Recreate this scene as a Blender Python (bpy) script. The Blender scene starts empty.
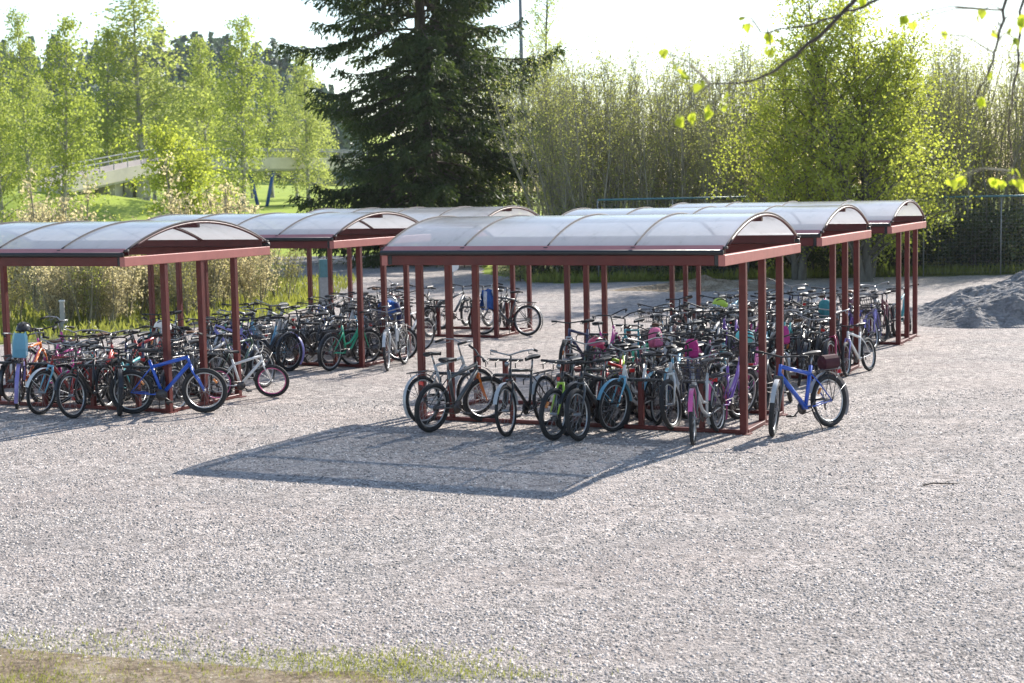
import bpy, math, random
import numpy as np
from mathutils import Matrix, Vector, Euler

C = bpy.data.collections.new("yard_scene")
bpy.context.scene.collection.children.link(C)
R = math.radians
TH = -0.4257            # heading of the shelter rows
W, D = 4.6238, 1.7912   # post spacing along and across a shelter

# ------------------------------------------------------------------ materials
def new_mat(name):
    m = bpy.data.materials.new(name); m.use_nodes = True
    nt = m.node_tree; nt.nodes.clear()
    out = nt.nodes.new('ShaderNodeOutputMaterial')
    return m, nt, out

def N(nt, t, **kw):
    n = nt.nodes.new(t)
    for k, v in kw.items():
        if k in n.inputs: n.inputs[k].default_value = v
        else: setattr(n, k, v)
    return n

def ramp(nt, fac, stops):
    r = nt.nodes.new('ShaderNodeValToRGB')
    while len(r.color_ramp.elements) < len(stops): r.color_ramp.elements.new(0.5)
    for e, (p, c) in zip(r.color_ramp.elements, stops):
        e.position = p; e.color = (*c, 1)
    nt.links.new(fac, r.inputs['Fac'])
    return r.outputs['Color']

def noise(nt, scale, detail=4, rough=.6, vec=None, stretch=None):
    n = N(nt, 'ShaderNodeTexNoise', Scale=scale, Detail=detail, Roughness=rough)
    tc = nt.nodes.new('ShaderNodeTexCoord')
    v = tc.outputs['Object']
    if stretch:
        mp = nt.nodes.new('ShaderNodeMapping'); mp.inputs['Scale'].default_value = stretch
        nt.links.new(v, mp.inputs['Vector']); v = mp.outputs['Vector']
    nt.links.new(v, n.inputs['Vector'])
    return n.outputs['Fac']

def mixc(nt, fac, a, b, mode='MIX'):
    m = nt.nodes.new('ShaderNodeMix'); m.data_type = 'RGBA'; m.blend_type = mode
    for s, v in ((m.inputs[0], fac), (m.inputs[6], a), (m.inputs[7], b)):
        if hasattr(v, 'is_linked'): nt.links.new(v, s)
        elif isinstance(v, tuple): s.default_value = (*v, 1)
        else: s.default_value = v
    return m.outputs[2]

def paint(name, col, rough=.35, metal=0.0, coat=0.0, var=.25, scale=9):
    m, nt, out = new_mat(name)
    p = N(nt, 'ShaderNodeBsdfPrincipled', Roughness=rough, Metallic=metal)
    p.inputs['Coat Weight'].default_value = coat
    f = noise(nt, scale, 5, .65)
    c = ramp(nt, f, [(.3, tuple(x * (1 - var) for x in col)), (.7, tuple(min(1, x * (1 + var * .5)) for x in col))])
    nt.links.new(c, p.inputs['Base Color'])
    f2 = noise(nt, scale * 3, 3, .6)
    mr = N(nt, 'ShaderNodeMapRange'); mr.inputs[3].default_value = max(.05, rough - .1); mr.inputs[4].default_value = min(1, rough + .18)
    nt.links.new(f2, mr.inputs[0]); nt.links.new(mr.outputs[0], p.inputs['Roughness'])
    nt.links.new(p.outputs[0], out.inputs['Surface'])
    return m

def leafmat(name, c1, c2, trans=.5, scale=.6, rnd=.25, gloss=.45):
    m, nt, out = new_mat(name)
    f = noise(nt, scale, 3, .6)
    f2 = noise(nt, 23, 2, .5)
    oi = nt.nodes.new('ShaderNodeObjectInfo')
    a = N(nt, 'ShaderNodeMath', operation='ADD'); nt.links.new(f, a.inputs[0]); nt.links.new(f2, a.inputs[1])
    b = N(nt, 'ShaderNodeMath', operation='MULTIPLY_ADD'); nt.links.new(oi.outputs['Random'], b.inputs[0]); b.inputs[1].default_value = rnd; nt.links.new(a.outputs[0], b.inputs[2])
    s = N(nt, 'ShaderNodeMapRange'); s.inputs[1].default_value = .75 ; s.inputs[2].default_value = 1.3 + rnd
    nt.links.new(b.outputs[0], s.inputs[0])
    c = ramp(nt, s.outputs[0], [(0, c1), (1, c2)])
    p = N(nt, 'ShaderNodeBsdfPrincipled', Roughness=.55); nt.links.new(c, p.inputs['Base Color'])
    p.inputs['Specular IOR Level'].default_value = gloss
    t = nt.nodes.new('ShaderNodeBsdfTranslucent')
    tc = mixc(nt, .5, c, (min(1, c2[0] * 1.5), min(1, c2[1] * 1.5), c2[2]))
    nt.links.new(tc, t.inputs['Color'])
    mx = N(nt, 'ShaderNodeMixShader'); mx.inputs[0].default_value = trans
    nt.links.new(p.outputs[0], mx.inputs[1]); nt.links.new(t.outputs[0], mx.inputs[2]); nt.links.new(mx.outputs[0], out.inputs['Surface'])
    return m

def bark(name, c1, c2, scale=6, stretch=(1, 1, .25)):
    m, nt, out = new_mat(name)
    f = noise(nt, scale, 5, .7, stretch=stretch)
    c = ramp(nt, f, [(.35, c1), (.65, c2)])
    p = N(nt, 'ShaderNodeBsdfPrincipled', Roughness=.85); nt.links.new(c, p.inputs['Base Color'])
    b = N(nt, 'ShaderNodeBump', Strength=.6, Distance=.02); nt.links.new(f, b.inputs['Height']); nt.links.new(b.outputs[0], p.inputs['Normal'])
    nt.links.new(p.outputs[0], out.inputs['Surface'])
    return m

def stony(name, base, dark, light, big, bigamt, grain=55, bump=.9, dist=.02, warm=None):
    """loose gravel: stones of different greys, damp streaks, raised relief"""
    m, nt, out = new_mat(name)
    tc = nt.nodes.new('ShaderNodeTexCoord')
    vo = N(nt, 'ShaderNodeTexVoronoi', Scale=grain); nt.links.new(tc.outputs['Object'], vo.inputs['Vector'])
    vo2 = N(nt, 'ShaderNodeTexVoronoi', Scale=grain * .33); nt.links.new(tc.outputs['Object'], vo2.inputs['Vector'])
    sep = nt.nodes.new('ShaderNodeSeparateColor'); nt.links.new(vo.outputs['Color'], sep.inputs[0])
    sep2 = nt.nodes.new('ShaderNodeSeparateColor'); nt.links.new(vo2.outputs['Color'], sep2.inputs[0])
    fine = ramp(nt, sep.outputs[0], [(0, dark), (.45, base), (1, light)])
    mid = ramp(nt, sep2.outputs[1], [(0, dark), (.4, base), (1, light)])
    c = mixc(nt, .45, fine, mid)
    f = noise(nt, .55, 6, .62, stretch=(1, 1.6, 1))
    k = ramp(nt, f, [(.36, (0, 0, 0)), (.62, (1, 1, 1))])
    c = mixc(nt, k, mixc(nt, bigamt, c, big), c)
    if warm:
        f3 = noise(nt, .3, 4, .6, stretch=(1, 2, 1))
        k3 = ramp(nt, f3, [(.42, (0, 0, 0)), (.64, (1, 1, 1))])
        c = mixc(nt, k3, c, mixc(nt, .35, c, warm))
    f4 = noise(nt, 7, 8, .8)
    k4 = ramp(nt, f4, [(.34, (.60, .60, .62)), (.5, (.95, .95, .95)), (.62, (1.1, 1.08, 1.07))])
    c = mixc(nt, .8, c, k4, 'MULTIPLY')
    if warm:
        f6 = noise(nt, .9, 7, .7, stretch=(.35, 2.6, 1))
        k6 = ramp(nt, f6, [(.30, (.52, .52, .55)), (.44, (1, 1, 1))])
        c = mixc(nt, .75, c, k6, 'MULTIPLY')
    p = N(nt, 'ShaderNodeBsdfPrincipled', Roughness=.9); nt.links.new(c, p.inputs['Base Color'])
    p.inputs['Specular IOR Level'].default_value = .25
    h1 = N(nt, 'ShaderNodeMath', operation='MULTIPLY_ADD'); nt.links.new(vo2.outputs['Distance'], h1.inputs[0]); h1.inputs[1].default_value = -.6
    f5 = noise(nt, 38, 6, .75); nt.links.new(f5, h1.inputs[2])
    h2 = N(nt, 'ShaderNodeMath', operation='MULTIPLY_ADD'); nt.links.new(vo.outputs['Distance'], h2.inputs[0]); h2.inputs[1].default_value = -.8; nt.links.new(h1.outputs[0], h2.inputs[2])
    b = N(nt, 'ShaderNodeBump', Strength=bump, Distance=dist); nt.links.new(h2.outputs[0], b.inputs['Height']); nt.links.new(b.outputs[0], p.inputs['Normal'])
    nt.links.new(p.outputs[0], out.inputs['Surface'])
    return m

def soil(name, stops, scale=1.2, bump=.8, dist=.05, fine=30):
    m, nt, out = new_mat(name)
    f = noise(nt, scale, 8, .65); g = noise(nt, fine, 6, .7)
    a = N(nt, 'ShaderNodeMath', operation='ADD'); nt.links.new(f, a.inputs[0]); nt.links.new(g, a.inputs[1])
    h = N(nt, 'ShaderNodeMath', operation='MULTIPLY'); nt.links.new(a.outputs[0], h.inputs[0]); h.inputs[1].default_value = .5
    c = ramp(nt, h.outputs[0], stops)
    p = N(nt, 'ShaderNodeBsdfPrincipled', Roughness=.95); nt.links.new(c, p.inputs['Base Color']); p.inputs['Specular IOR Level'].default_value = .15
    b = N(nt, 'ShaderNodeBump', Strength=bump, Distance=dist); nt.links.new(a.outputs[0], b.inputs['Height']); nt.links.new(b.outputs[0], p.inputs['Normal'])
    nt.links.new(p.outputs[0], out.inputs['Surface'])
    return m

M = {}
M['gravel'] = stony('gravel', (.445, .392, .356), (.08, .075, .073), (.82, .735, .675), (.265, .25, .24), .5, grain=33, dist=.034, warm=(.47, .385, .345))
M['heap'] = stony('heap', (.38, .355, .335), (.15, .145, .14), (.58, .54, .51), (.24, .23, .22), .5, grain=16, dist=.05)
M['pebble'] = paint('pebble', (.62, .57, .53), .85, var=.4, scale=3)
M['lawn'] = soil('lawn', [(.35, (.20, .28, .035)), (.5, (.29, .37, .05)), (.65, (.36, .41, .075))], .12, .5, .05, 4)
M['field'] = soil('field', [(.3, (.10, .11, .03)), (.5, (.15, .16, .05)), (.7, (.20, .19, .08))], .5, .8, .08, 6)
M['dirt'] = soil('dirt', [(.38, (.13, .095, .06)), (.5, (.31, .24, .165)), (.6, (.46, .385, .29))], 2.6, 1.0, .05, 18)
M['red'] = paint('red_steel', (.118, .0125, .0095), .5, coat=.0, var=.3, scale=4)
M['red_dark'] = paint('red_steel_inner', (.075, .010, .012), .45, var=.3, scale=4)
M['blackplastic'] = paint('black_plastic', (.02, .02, .022), .45)
M['rubber'] = paint('rubber', (.022, .022, .024), .75, var=.3)
M['alu'] = paint('aluminium', (.55, .56, .57), .38, metal=.85, var=.12)
M['alu_dark'] = paint('dark_metal', (.10, .09, .09), .4, metal=.6, var=.2)
M['chrome'] = paint('chrome', (.36, .36, .37), .35, metal=.9, var=.1)
M['spoke'] = paint('spoke_steel', (.30, .30, .31), .35, metal=.6)
M['saddle'] = paint('saddle_vinyl', (.025, .025, .028), .5)
M['concrete'] = paint('concrete', (.50, .47, .44), .85, var=.2, scale=1.5)
M['bridge_panel'] = paint('bridge_panel', (.80, .70, .64), .7, var=.15, scale=.8)
M['bridge_blue'] = paint('bridge_blue', (.03, .12, .50), .4)
M['grey_steel'] = paint('grey_steel', (.30, .31, .32), .5, metal=.3)
M['teal'] = paint('teal_steel', (.08, .20, .23), .5)
M['white'] = paint('white_paint', (.75, .75, .74), .5, var=.1)

def polycarb():
    m, nt, out = new_mat('polycarbonate')
    tr = nt.nodes.new('ShaderNodeBsdfTransparent'); tr.inputs['Color'].default_value = (.86, .89, .93, 1)
    tl = nt.nodes.new('ShaderNodeBsdfTranslucent')
    p = N(nt, 'ShaderNodeBsdfPrincipled', Roughness=.55)
    f = noise(nt, 2.6, 7, .7, stretch=(2.2, .7, 1))
    c = ramp(nt, f, [(.28, (.55, .555, .54)), (.42, (.80, .81, .81)), (.7, (.88, .89, .90))])
    nt.links.new(c, p.inputs['Base Color']); nt.links.new(c, tl.inputs['Color'])
    p.inputs['Specular IOR Level'].default_value = .3
    a = N(nt, 'ShaderNodeMixShader'); a.inputs[0].default_value = .5
    nt.links.new(p.outputs[0], a.inputs[1]); nt.links.new(tl.outputs[0], a.inputs[2])
    b = N(nt, 'ShaderNodeMixShader'); b.inputs[0].default_value = .31
    nt.links.new(a.outputs[0], b.inputs[1]); nt.links.new(tr.outputs[0], b.inputs[2])
    g = N(nt, 'ShaderNodeBsdfGlossy', Roughness=.16)
    lw = N(nt, 'ShaderNodeLayerWeight', Blend=.5)
    pw = N(nt, 'ShaderNodeMath', operation='POWER'); nt.links.new(lw.outputs['Facing'], pw.inputs[0]); pw.inputs[1].default_value = 5.0
    fr = N(nt, 'ShaderNodeMath', operation='MULTIPLY_ADD'); nt.links.new(pw.outputs[0], fr.inputs[0]); fr.inputs[1].default_value = .9; fr.inputs[2].default_value = .045
    e = nt.nodes.new('ShaderNodeMixShader'); nt.links.new(fr.outputs[0], e.inputs[0])
    nt.links.new(b.outputs[0], e.inputs[1]); nt.links.new(g.outputs[0], e.inputs[2])
    nt.links.new(e.outputs[0], out.inputs['Surface'])
    return m
M['poly'] = polycarb()

M['birch_leaf'] = leafmat('birch_leaf', (.20, .255, .05), (.36, .41, .10), .58)
M['lime_leaf'] = leafmat('lime_leaf', (.25, .315, .04), (.44, .475, .085), .6)
M['pale_leaf'] = leafmat('pale_leaf', (.25, .30, .08), (.42, .46, .15), .58)
M['spruce'] = leafmat('spruce_needle', (.026, .048, .014), (.075, .105, .028), .40, gloss=.3)
M['bud_leaf'] = leafmat('bud_leaf', (.23, .26, .07), (.40, .42, .13), .6)
M['scrub_leaf'] = leafmat('scrub_leaf', (.22, .215, .07), (.37, .35, .13), .5)
M['dry_leaf'] = leafmat('dry_leaf', (.42, .36, .22), (.60, .53, .36), .55)
M['dark_leaf'] = leafmat('dark_leaf', (.03, .05, .018), (.08, .11, .03), .4)
M['far_leaf'] = leafmat('far_leaf', (.05, .095, .065), (.09, .14, .09), .2)  # distance haze put into the leaf colour by lightening it
M['near_leaf'] = leafmat('near_leaf', (.28, .36, .03), (.47, .53, .06), .62)
M['grass'] = leafmat('grass_blade', (.14, .17, .03), (.32, .33, .08), .45)
M['birch_bark'] = bark('birch_bark', (.10, .09, .08), (.55, .52, .48))
M['grey_bark'] = bark('grey_bark', (.06, .055, .045), (.17, .155, .125))
M['brown_bark'] = bark('brown_bark', (.05, .038, .03), (.13, .10, .08))
M['twig'] = bark('twig_bark', (.19, .17, .12), (.36, .32, .22))
M['sap_bark'] = bark('sapling_bark', (.16, .15, .11), (.40, .37, .28))

# ------------------------------------------------------------------ mesh builders
class MB:
    """general faces"""
    def __init__(s): s.v = []; s.f = []; s.m = []; s.cur = 0
    def face(s, idx): s.f.append(idx); s.m.append(s.cur)
    def box(s, x0, x1, y0, y1, z0, z1, bev=0.0):
        if bev <= 0:
            b = len(s.v)
            s.v += [(x0, y0, z0), (x1, y0, z0), (x1, y1, z0), (x0, y1, z0), (x0, y0, z1), (x1, y0, z1), (x1, y1, z1), (x0, y1, z1)]
            for q in ((3, 2, 1, 0), (4, 5, 6, 7), (0, 1, 5, 4), (1, 2, 6, 5), (2, 3, 7, 6), (3, 0, 4, 7)): s.face(tuple(b + i for i in q))
            return
        # chamfered along its longest axis
        d = [x1 - x0, y1 - y0, z1 - z0]; ax = d.index(max(d)); lo = (x0, y0, z0); hi = (x1, y1, z1)
        a, c = [i for i in range(3) if i != ax]
        prof = [(lo[a] + bev, lo[c]), (hi[a] - bev, lo[c]), (hi[a], lo[c] + bev), (hi[a], hi[c] - bev), (hi[a] - bev, hi[c]), (lo[a] + bev, hi[c]), (lo[a], hi[c] - bev), (lo[a], lo[c] + bev)]
        b = len(s.v)
        for e in (lo[ax], hi[ax]):
            for p, q in prof:
                t = [0, 0, 0]; t[ax] = e; t[a] = p; t[c] = q; s.v.append(tuple(t))
        flip = ax == 1
        for i in range(8):
            j = (i + 1) % 8; q = (b + i, b + j, b + 8 + j, b + 8 + i); s.face(q[::-1] if flip else q)
        c0 = tuple(range(b + 7, b - 1, -1)); c1 = tuple(range(b + 8, b + 16))
        s.face(c0[::-1] if flip else c0); s.face(c1[::-1] if flip else c1)
    def tube(s, pts, r, seg=8, cap=True, flat=1.0):
        pts = [Vector(p) for p in pts]; n = len(pts)
        rr = r if isinstance(r, (list, tuple)) else [r] * n
        b = len(s.v); up = None
        for i, p in enumerate(pts):
            t = (pts[min(i + 1, n - 1)] - pts[max(i - 1, 0)]).normalized()
            if up is None: up = Vector((0, 1, 0)) if abs(t.y) < .9 else Vector((1, 0, 0))
            a = t.cross(up)
            if a.length < 1e-4: a = t.cross(Vector((1, 0, 0)))
            a.normalize(); c = a.cross(t).normalized(); up = c
            for k in range(seg):
                w = 2 * math.pi * k / seg
                s.v.append(tuple(p + a * (rr[i] * math.cos(w)) + c * (rr[i] * flat * math.sin(w))))
        for i in range(n - 1):
            for k in range(seg):
                k2 = (k + 1) % seg
                s.face((b + i * seg + k, b + (i + 1) * seg + k, b + (i + 1) * seg + k2, b + i * seg + k2))
        if cap:
            s.face(tuple(b + k for k in range(seg))); s.face(tuple(b + (n - 1) * seg + k for k in range(seg - 1, -1, -1)))
    def torus(s, c, Rr, r, seg=28, sec=6, rx=1.0):
        """ring in the xz plane round c"""
        b = len(s.v)
        for i in range(seg):
            a = 2 * math.pi * i / seg
            for k in range(sec):
                w = 2 * math.pi * k / sec
                q = Rr + r * math.cos(w)
                s.v.append((c[0] + q * math.cos(a), c[1] + r * rx * math.sin(w), c[2] + q * math.sin(a)))
        for i in range(seg):
            for k in range(sec):
                i2, k2 = (i + 1) % seg, (k + 1) % sec
                s.face((b + i * sec + k, b + i2 * sec + k, b + i2 * sec + k2, b + i * sec + k2))
    def grid(s, rows):
        b = len(s.v); n = len(rows[0])
        for r in rows: s.v += [tuple(p) for p in r]
        for i in range(len(rows) - 1):
            for j in range(n - 1):
                s.face((b + i * n + j, b + i * n + j + 1, b + (i + 1) * n + j + 1, b + (i + 1) * n + j))
    def mesh(s, name, mats, smooth=False):
        me = bpy.data.meshes.new(name); me.from_pydata(s.v, [], s.f)
        for m in (mats if isinstance(mats, (list, tuple)) else [mats]): me.materials.append(m)
        if any(s.m): me.polygons.foreach_set('material_index', s.m)
        if smooth: me.polygons.foreach_set('use_smooth', [True] * len(s.f))
        me.update(); return me

class QM:
    """many quads, kept in numpy: twigs and leaves"""
    def __init__(s): s.V = []; s.n = 0; s.F = []; s.MI = []
    def tube(s, pts, radii, seg=5, mi=0):
        P = np.asarray(pts, float); n = len(P); rr = np.asarray(radii, float)
        T = np.gradient(P, axis=0); T /= np.linalg.norm(T, axis=1)[:, None] + 1e-9
        ref = np.tile(np.array([0.31, .95, .05]), (n, 1))
        A = np.cross(T, ref); A /= np.linalg.norm(A, axis=1)[:, None] + 1e-9
        B = np.cross(T, A)
        w = np.arange(seg) * 2 * np.pi / seg
        V = P[:, None] + rr[:, None, None] * (A[:, None] * np.cos(w)[None, :, None] + B[:, None] * np.sin(w)[None, :, None])
        i = np.arange(n - 1)[:, None]; k = np.arange(seg)[None]; k2 = (k + 1) % seg
        F = np.stack([i * seg + k, i * seg + k2, (i + 1) * seg + k2, (i + 1) * seg + k], -1).reshape(-1, 4)
        s.add(V.reshape(-1, 3), F, mi)
    def add(s, V, F, mi=0):
        s.V.append(V); s.F.append(F + s.n); s.n += len(V); s.MI.append(np.full(len(F), mi))
    def leaves(s, c, ax, size, rng, wid=.6, mi=1, fold=.25):
        """diamond leaves at c growing along ax"""
        c = np.asarray(c, float); n = len(c)
        ax = np.asarray(ax, float); ax = ax / (np.linalg.norm(ax, axis=1)[:, None] + 1e-9)
        r = rng.normal(size=(n, 3)); b = np.cross(ax, r); b /= np.linalg.norm(b, axis=1)[:, None] + 1e-9
        nn = np.cross(ax, b)
        L = np.asarray(size, float).reshape(-1, 1) * np.ones((n, 1)); w = L * wid * .5
        mid = c + ax * L * .45 + nn * L * fold * .4
        V = np.stack([c, mid + b * w, c + ax * L, mid - b * w], 1).reshape(-1, 3)
        F = np.arange(n * 4).reshape(n, 4)
        s.add(V, F, mi)
    def mesh(s, name, mats, smooth=False):
        V = np.concatenate(s.V); F = np.concatenate(s.F); mi = np.concatenate(s.MI)
        me = bpy.data.meshes.new(name); me.vertices.add(len(V)); me.vertices.foreach_set('co', V.astype(np.float32).ravel())
        me.loops.add(F.size); me.loops.foreach_set('vertex_index', F.astype(np.int32).ravel())
        me.polygons.add(len(F)); me.polygons.foreach_set('loop_start', np.arange(0, F.size, 4, dtype=np.int32))
        for m in mats: me.materials.append(m)
        me.polygons.foreach_set('material_index', mi.astype(np.int32))
        me.update(calc_edges=True); me.validate(); return me

def link(name, me, parent=None, **props):
    o = bpy.data.objects.new(name, me); C.objects.link(o)
    if parent: o.parent = parent
    for k, v in props.items(): o[k] = v
    return o

def thing(name, label, cat, loc=(0, 0, 0), rz=0.0, group=None, me=None):
    o = bpy.data.objects.new(name, me); C.objects.link(o)
    o.location = loc; o.rotation_euler = (0, 0, rz); o['label'] = label; o['category'] = cat
    if group: o['group'] = group
    return o

def copy_tree(o, parent=None):
    c = o.copy(); C.objects.link(c)
    if parent: c.parent = parent
    for ch in o.children: copy_tree(ch, c)
    return c

def sm(a, b, x):
    t = np.clip((np.asarray(x, float) - a) / (b - a), 0, 1); return t * t * (3 - 2 * t)

# ------------------------------------------------------------------ ground
def terrain(x, y):
    x = np.asarray(x, float); y = np.asarray(y, float)
    left = sm(6, -8, x)
    z = 2.3 * sm(84, 135, y) * left + 1.5 * sm(135, 230, y) * left
    z = z + 31 * sm(260, 460, y) * sm(-20, -70, x)
    z = z + 2.3 * np.exp(-((x + 33) / 9) ** 2 - ((y - 113) / 9) ** 2)
    z = z + .10 * np.sin(x * .21 + 1) * np.sin(y * .17) * sm(60, 90, y)
    return z

def make_ground():
    xs = np.concatenate([np.linspace(-600, -120, 12)[:-1], np.linspace(-120, 80, 101), np.linspace(80, 600, 12)[1:]])
    ys = np.concatenate([np.linspace(-300, 0, 7)[:-1], np.linspace(0, 260, 105), np.linspace(260, 1500, 32)[1:]])
    X, Y = np.meshgrid(xs, ys); Z = terrain(X, Y) - .012
    mb = MB(); mb.grid([[(X[i, j], Y[i, j], Z[i, j]) for j in range(len(xs))] for i in range(len(ys))])
    link('ground', mb.mesh('ground', M['lawn'], True), kind='structure')
make_ground()

def poly_sheet(name, pts, z, mat, jag=0.0, seed=0, n=6, kind='structure'):
    rng = random.Random(seed); out = []
    for i in range(len(pts)):
        a, b = Vector(pts[i]), Vector(pts[(i + 1) % len(pts)])
        m = max(1, int((b - a).length / .45)) if jag else 1
        for k in range(m):
            p = a.lerp(b, k / m)
            if jag: p += Vector((rng.uniform(-jag, jag), rng.uniform(-jag, jag)))
            out.append((p.x, p.y, z))
    mb = MB(); mb.v = out; mb.face(tuple(range(len(out))))
    return link(name, mb.mesh(name, mat), kind=kind)

YARD = [(-70, -40), (70, -40), (70, 53), (19, 53), (1.5, 53), (-1, 60), (-1.6, 80), (-16, 80), (-9, 62), (-6.2, 50), (-5.6, 45), (-6.3, 40), (-9.2, 36), (-14, 33), (-70, 30)]
poly_sheet('gravel_yard', YARD, 0.0, M['gravel'], .12, 3)
# rough strip under the thicket and behind the shelters
poly_sheet('rough_ground', [(1.2, 53.3), (19, 52.6), (70, 52.6), (70, 90), (-1, 90), (-.6, 60)], .004, M['field'], .25, 5)
poly_sheet('scrub_ground', [(-70, 30.2), (-14, 33.2), (-9.2, 36.1), (-6.4, 40.2), (-5.8, 45), (-6.4, 50), (-9, 58), (-30, 58), (-70, 58)], .004, M['field'], .2, 6)
# bare earth at the lower edge
poly_sheet('dirt_verge', [(-4.8, 11.5), (-3.7, 11.2), (-2.9, 10.85), (-2.2, 10.6), (-1.5, 10.35), (-.9, 10.2), (-.4, 9.9), (-.3, 9.4), (-.6, 8.5), (-6, 8.2), (-6, 11.2)], .004, M['dirt'], .2, 8)

def stone_mat():
    m, nt, out = new_mat('loose_stone')
    g = nt.nodes.new('ShaderNodeNewGeometry')
    c = ramp(nt, g.outputs['Random Per Island'], [(0, (.13, .125, .12)), (.30, (.33, .295, .265)), (.65, (.50, .44, .395)), (1, (.79, .71, .645))])
    p = N(nt, 'ShaderNodeBsdfPrincipled', Roughness=.85); nt.links.new(c, p.inputs['Base Color']); nt.links.new(p.outputs[0], out.inputs['Surface'])
    return m

def pebbles():
    rng = np.random.default_rng(4); q = QM()
    n = 190000
    t = rng.random(n); y = 1 / (1 / 9.4 + (1 / 24 - 1 / 9.4) * t ** .9); x = (rng.random(n) - .5) * 2 * (y * .345)
    k = np.sin(x * 1.3 + 2 * np.sin(y * .9)) * np.sin(y * 2.1 + 1.5 * np.sin(x * .7)) + .5 * np.sin(x * 5 + y * 3) * np.sin(y * 7 - x * 2)
    keep = rng.random(n) < .62 + .38 * k
    keep &= ~((x < -.5) & (y < 10.35 + np.clip(-.9 - x, 0, 4) * .3 + rng.normal(0, .16, n)) & (rng.random(n) < .96))
    x, y = x[keep], y[keep]; n = len(x)
    s = (.0045 + .0095 * rng.random(n) ** 2.2) * (.75 + y / 40)
    base = np.array([[-1, -.8, -.3], [1, -.7, -.3], [.9, .8, -.3], [-.8, .9, -.3], [-.6, -.5, .5], [.6, -.4, .55], [.5, .5, .5], [-.5, .5, .6]])
    F = np.array([[0, 1, 5, 4], [1, 2, 6, 5], [2, 3, 7, 6], [3, 0, 4, 7], [4, 5, 6, 7]])
    B = base[None] * (s[:, None] * (.7 + .6 * rng.random((n, 3))))[:, None, :] * np.array([1, 1, .75]) + rng.normal(0, .12, (n, 8, 3)) * s[:, None, None]
    a = rng.random(n) * 6.28; c, sn = np.cos(a)[:, None], np.sin(a)[:, None]
    V = np.stack([B[..., 0] * c - B[..., 1] * sn + x[:, None], B[..., 0] * sn + B[..., 1] * c + y[:, None], B[..., 2] + s[:, None] * .08], -1)
    q.add(V.reshape(-1, 3), (F[None] + np.arange(n)[:, None, None] * 8).reshape(-1, 4), 0)
    link('gravel_stones', q.mesh('gravel_stones', [stone_mat()]), kind='stuff')
pebbles()

def blades(q, x, y, z, h, rng, wid=.09):
    n = len(x)
    ax = np.stack([rng.normal(0, .35, n), rng.normal(0, .35, n), np.ones(n)], 1)
    q.leaves(np.stack([x, y, z], 1), ax, h, rng, wid=wid, mi=0)

def grass():
    rng = np.random.default_rng(9)
    q = QM()
    # verge tufts, thick along the seam of earth and gravel
    pts = []
    for cx, cy, sx, sy, n in [(-3.4, 11.1, .6, .22, 900), (-2.6, 10.75, .6, .2, 700), (-3.3, 10.25, .35, .12, 900), (-1.3, 10.5, .5, .14, 1300), (-.75, 10.3, .35, .14, 1200), (-2.2, 10.25, .4, .1, 120), (-.2, 10.15, .3, .08, 350), (-1.0, 10.7, .5, .10, 400), (-4.1, 11.2, .4, .1, 300)]:
        pts.append(np.stack([rng.normal(cx, sx, n), rng.normal(cy, sy, n)], 1))
    P = np.concatenate(pts); blades(q, P[:, 0], P[:, 1], np.full(len(P), .0), .012 + .038 * rng.random(len(P)), rng, .16)
    link('verge_grass', q.mesh('verge_grass', [M['grass']]), kind='stuff')
    q = QM()
    n = 26000
    x = rng.uniform(-26, -5.4, n); y = rng.uniform(33, 58, n)
    edge = np.interp(x, [-26, -14, -9.2, -6.4, -5.6], [32, 33, 36, 40, 45])
    k = y > edge + rng.normal(0, .25, n)
    x, y = x[k], y[k]
    blades(q, x, y, np.zeros(len(x)), .12 + .25 * rng.random(len(x)), rng, .16)
    n = 9000
    x = rng.uniform(.5, 22, n); y = 53.2 + 6 * rng.random(n) ** 1.6
    blades(q, x, y, np.zeros(n), .12 + .3 * rng.random(n), rng, .16)
    link('rough_grass', q.mesh('rough_grass', [M['grass']]), kind='stuff')
grass()

# ------------------------------------------------------------------ shelters
def arch_z(v, z0=2.40, rise=.40, half=1.83, vc=D / 2):
    Rr = (half * half + rise * rise) / (2 * rise)
    return z0 + rise - Rr + math.sqrt(max(Rr * Rr - (v - vc) ** 2, 0))

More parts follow.
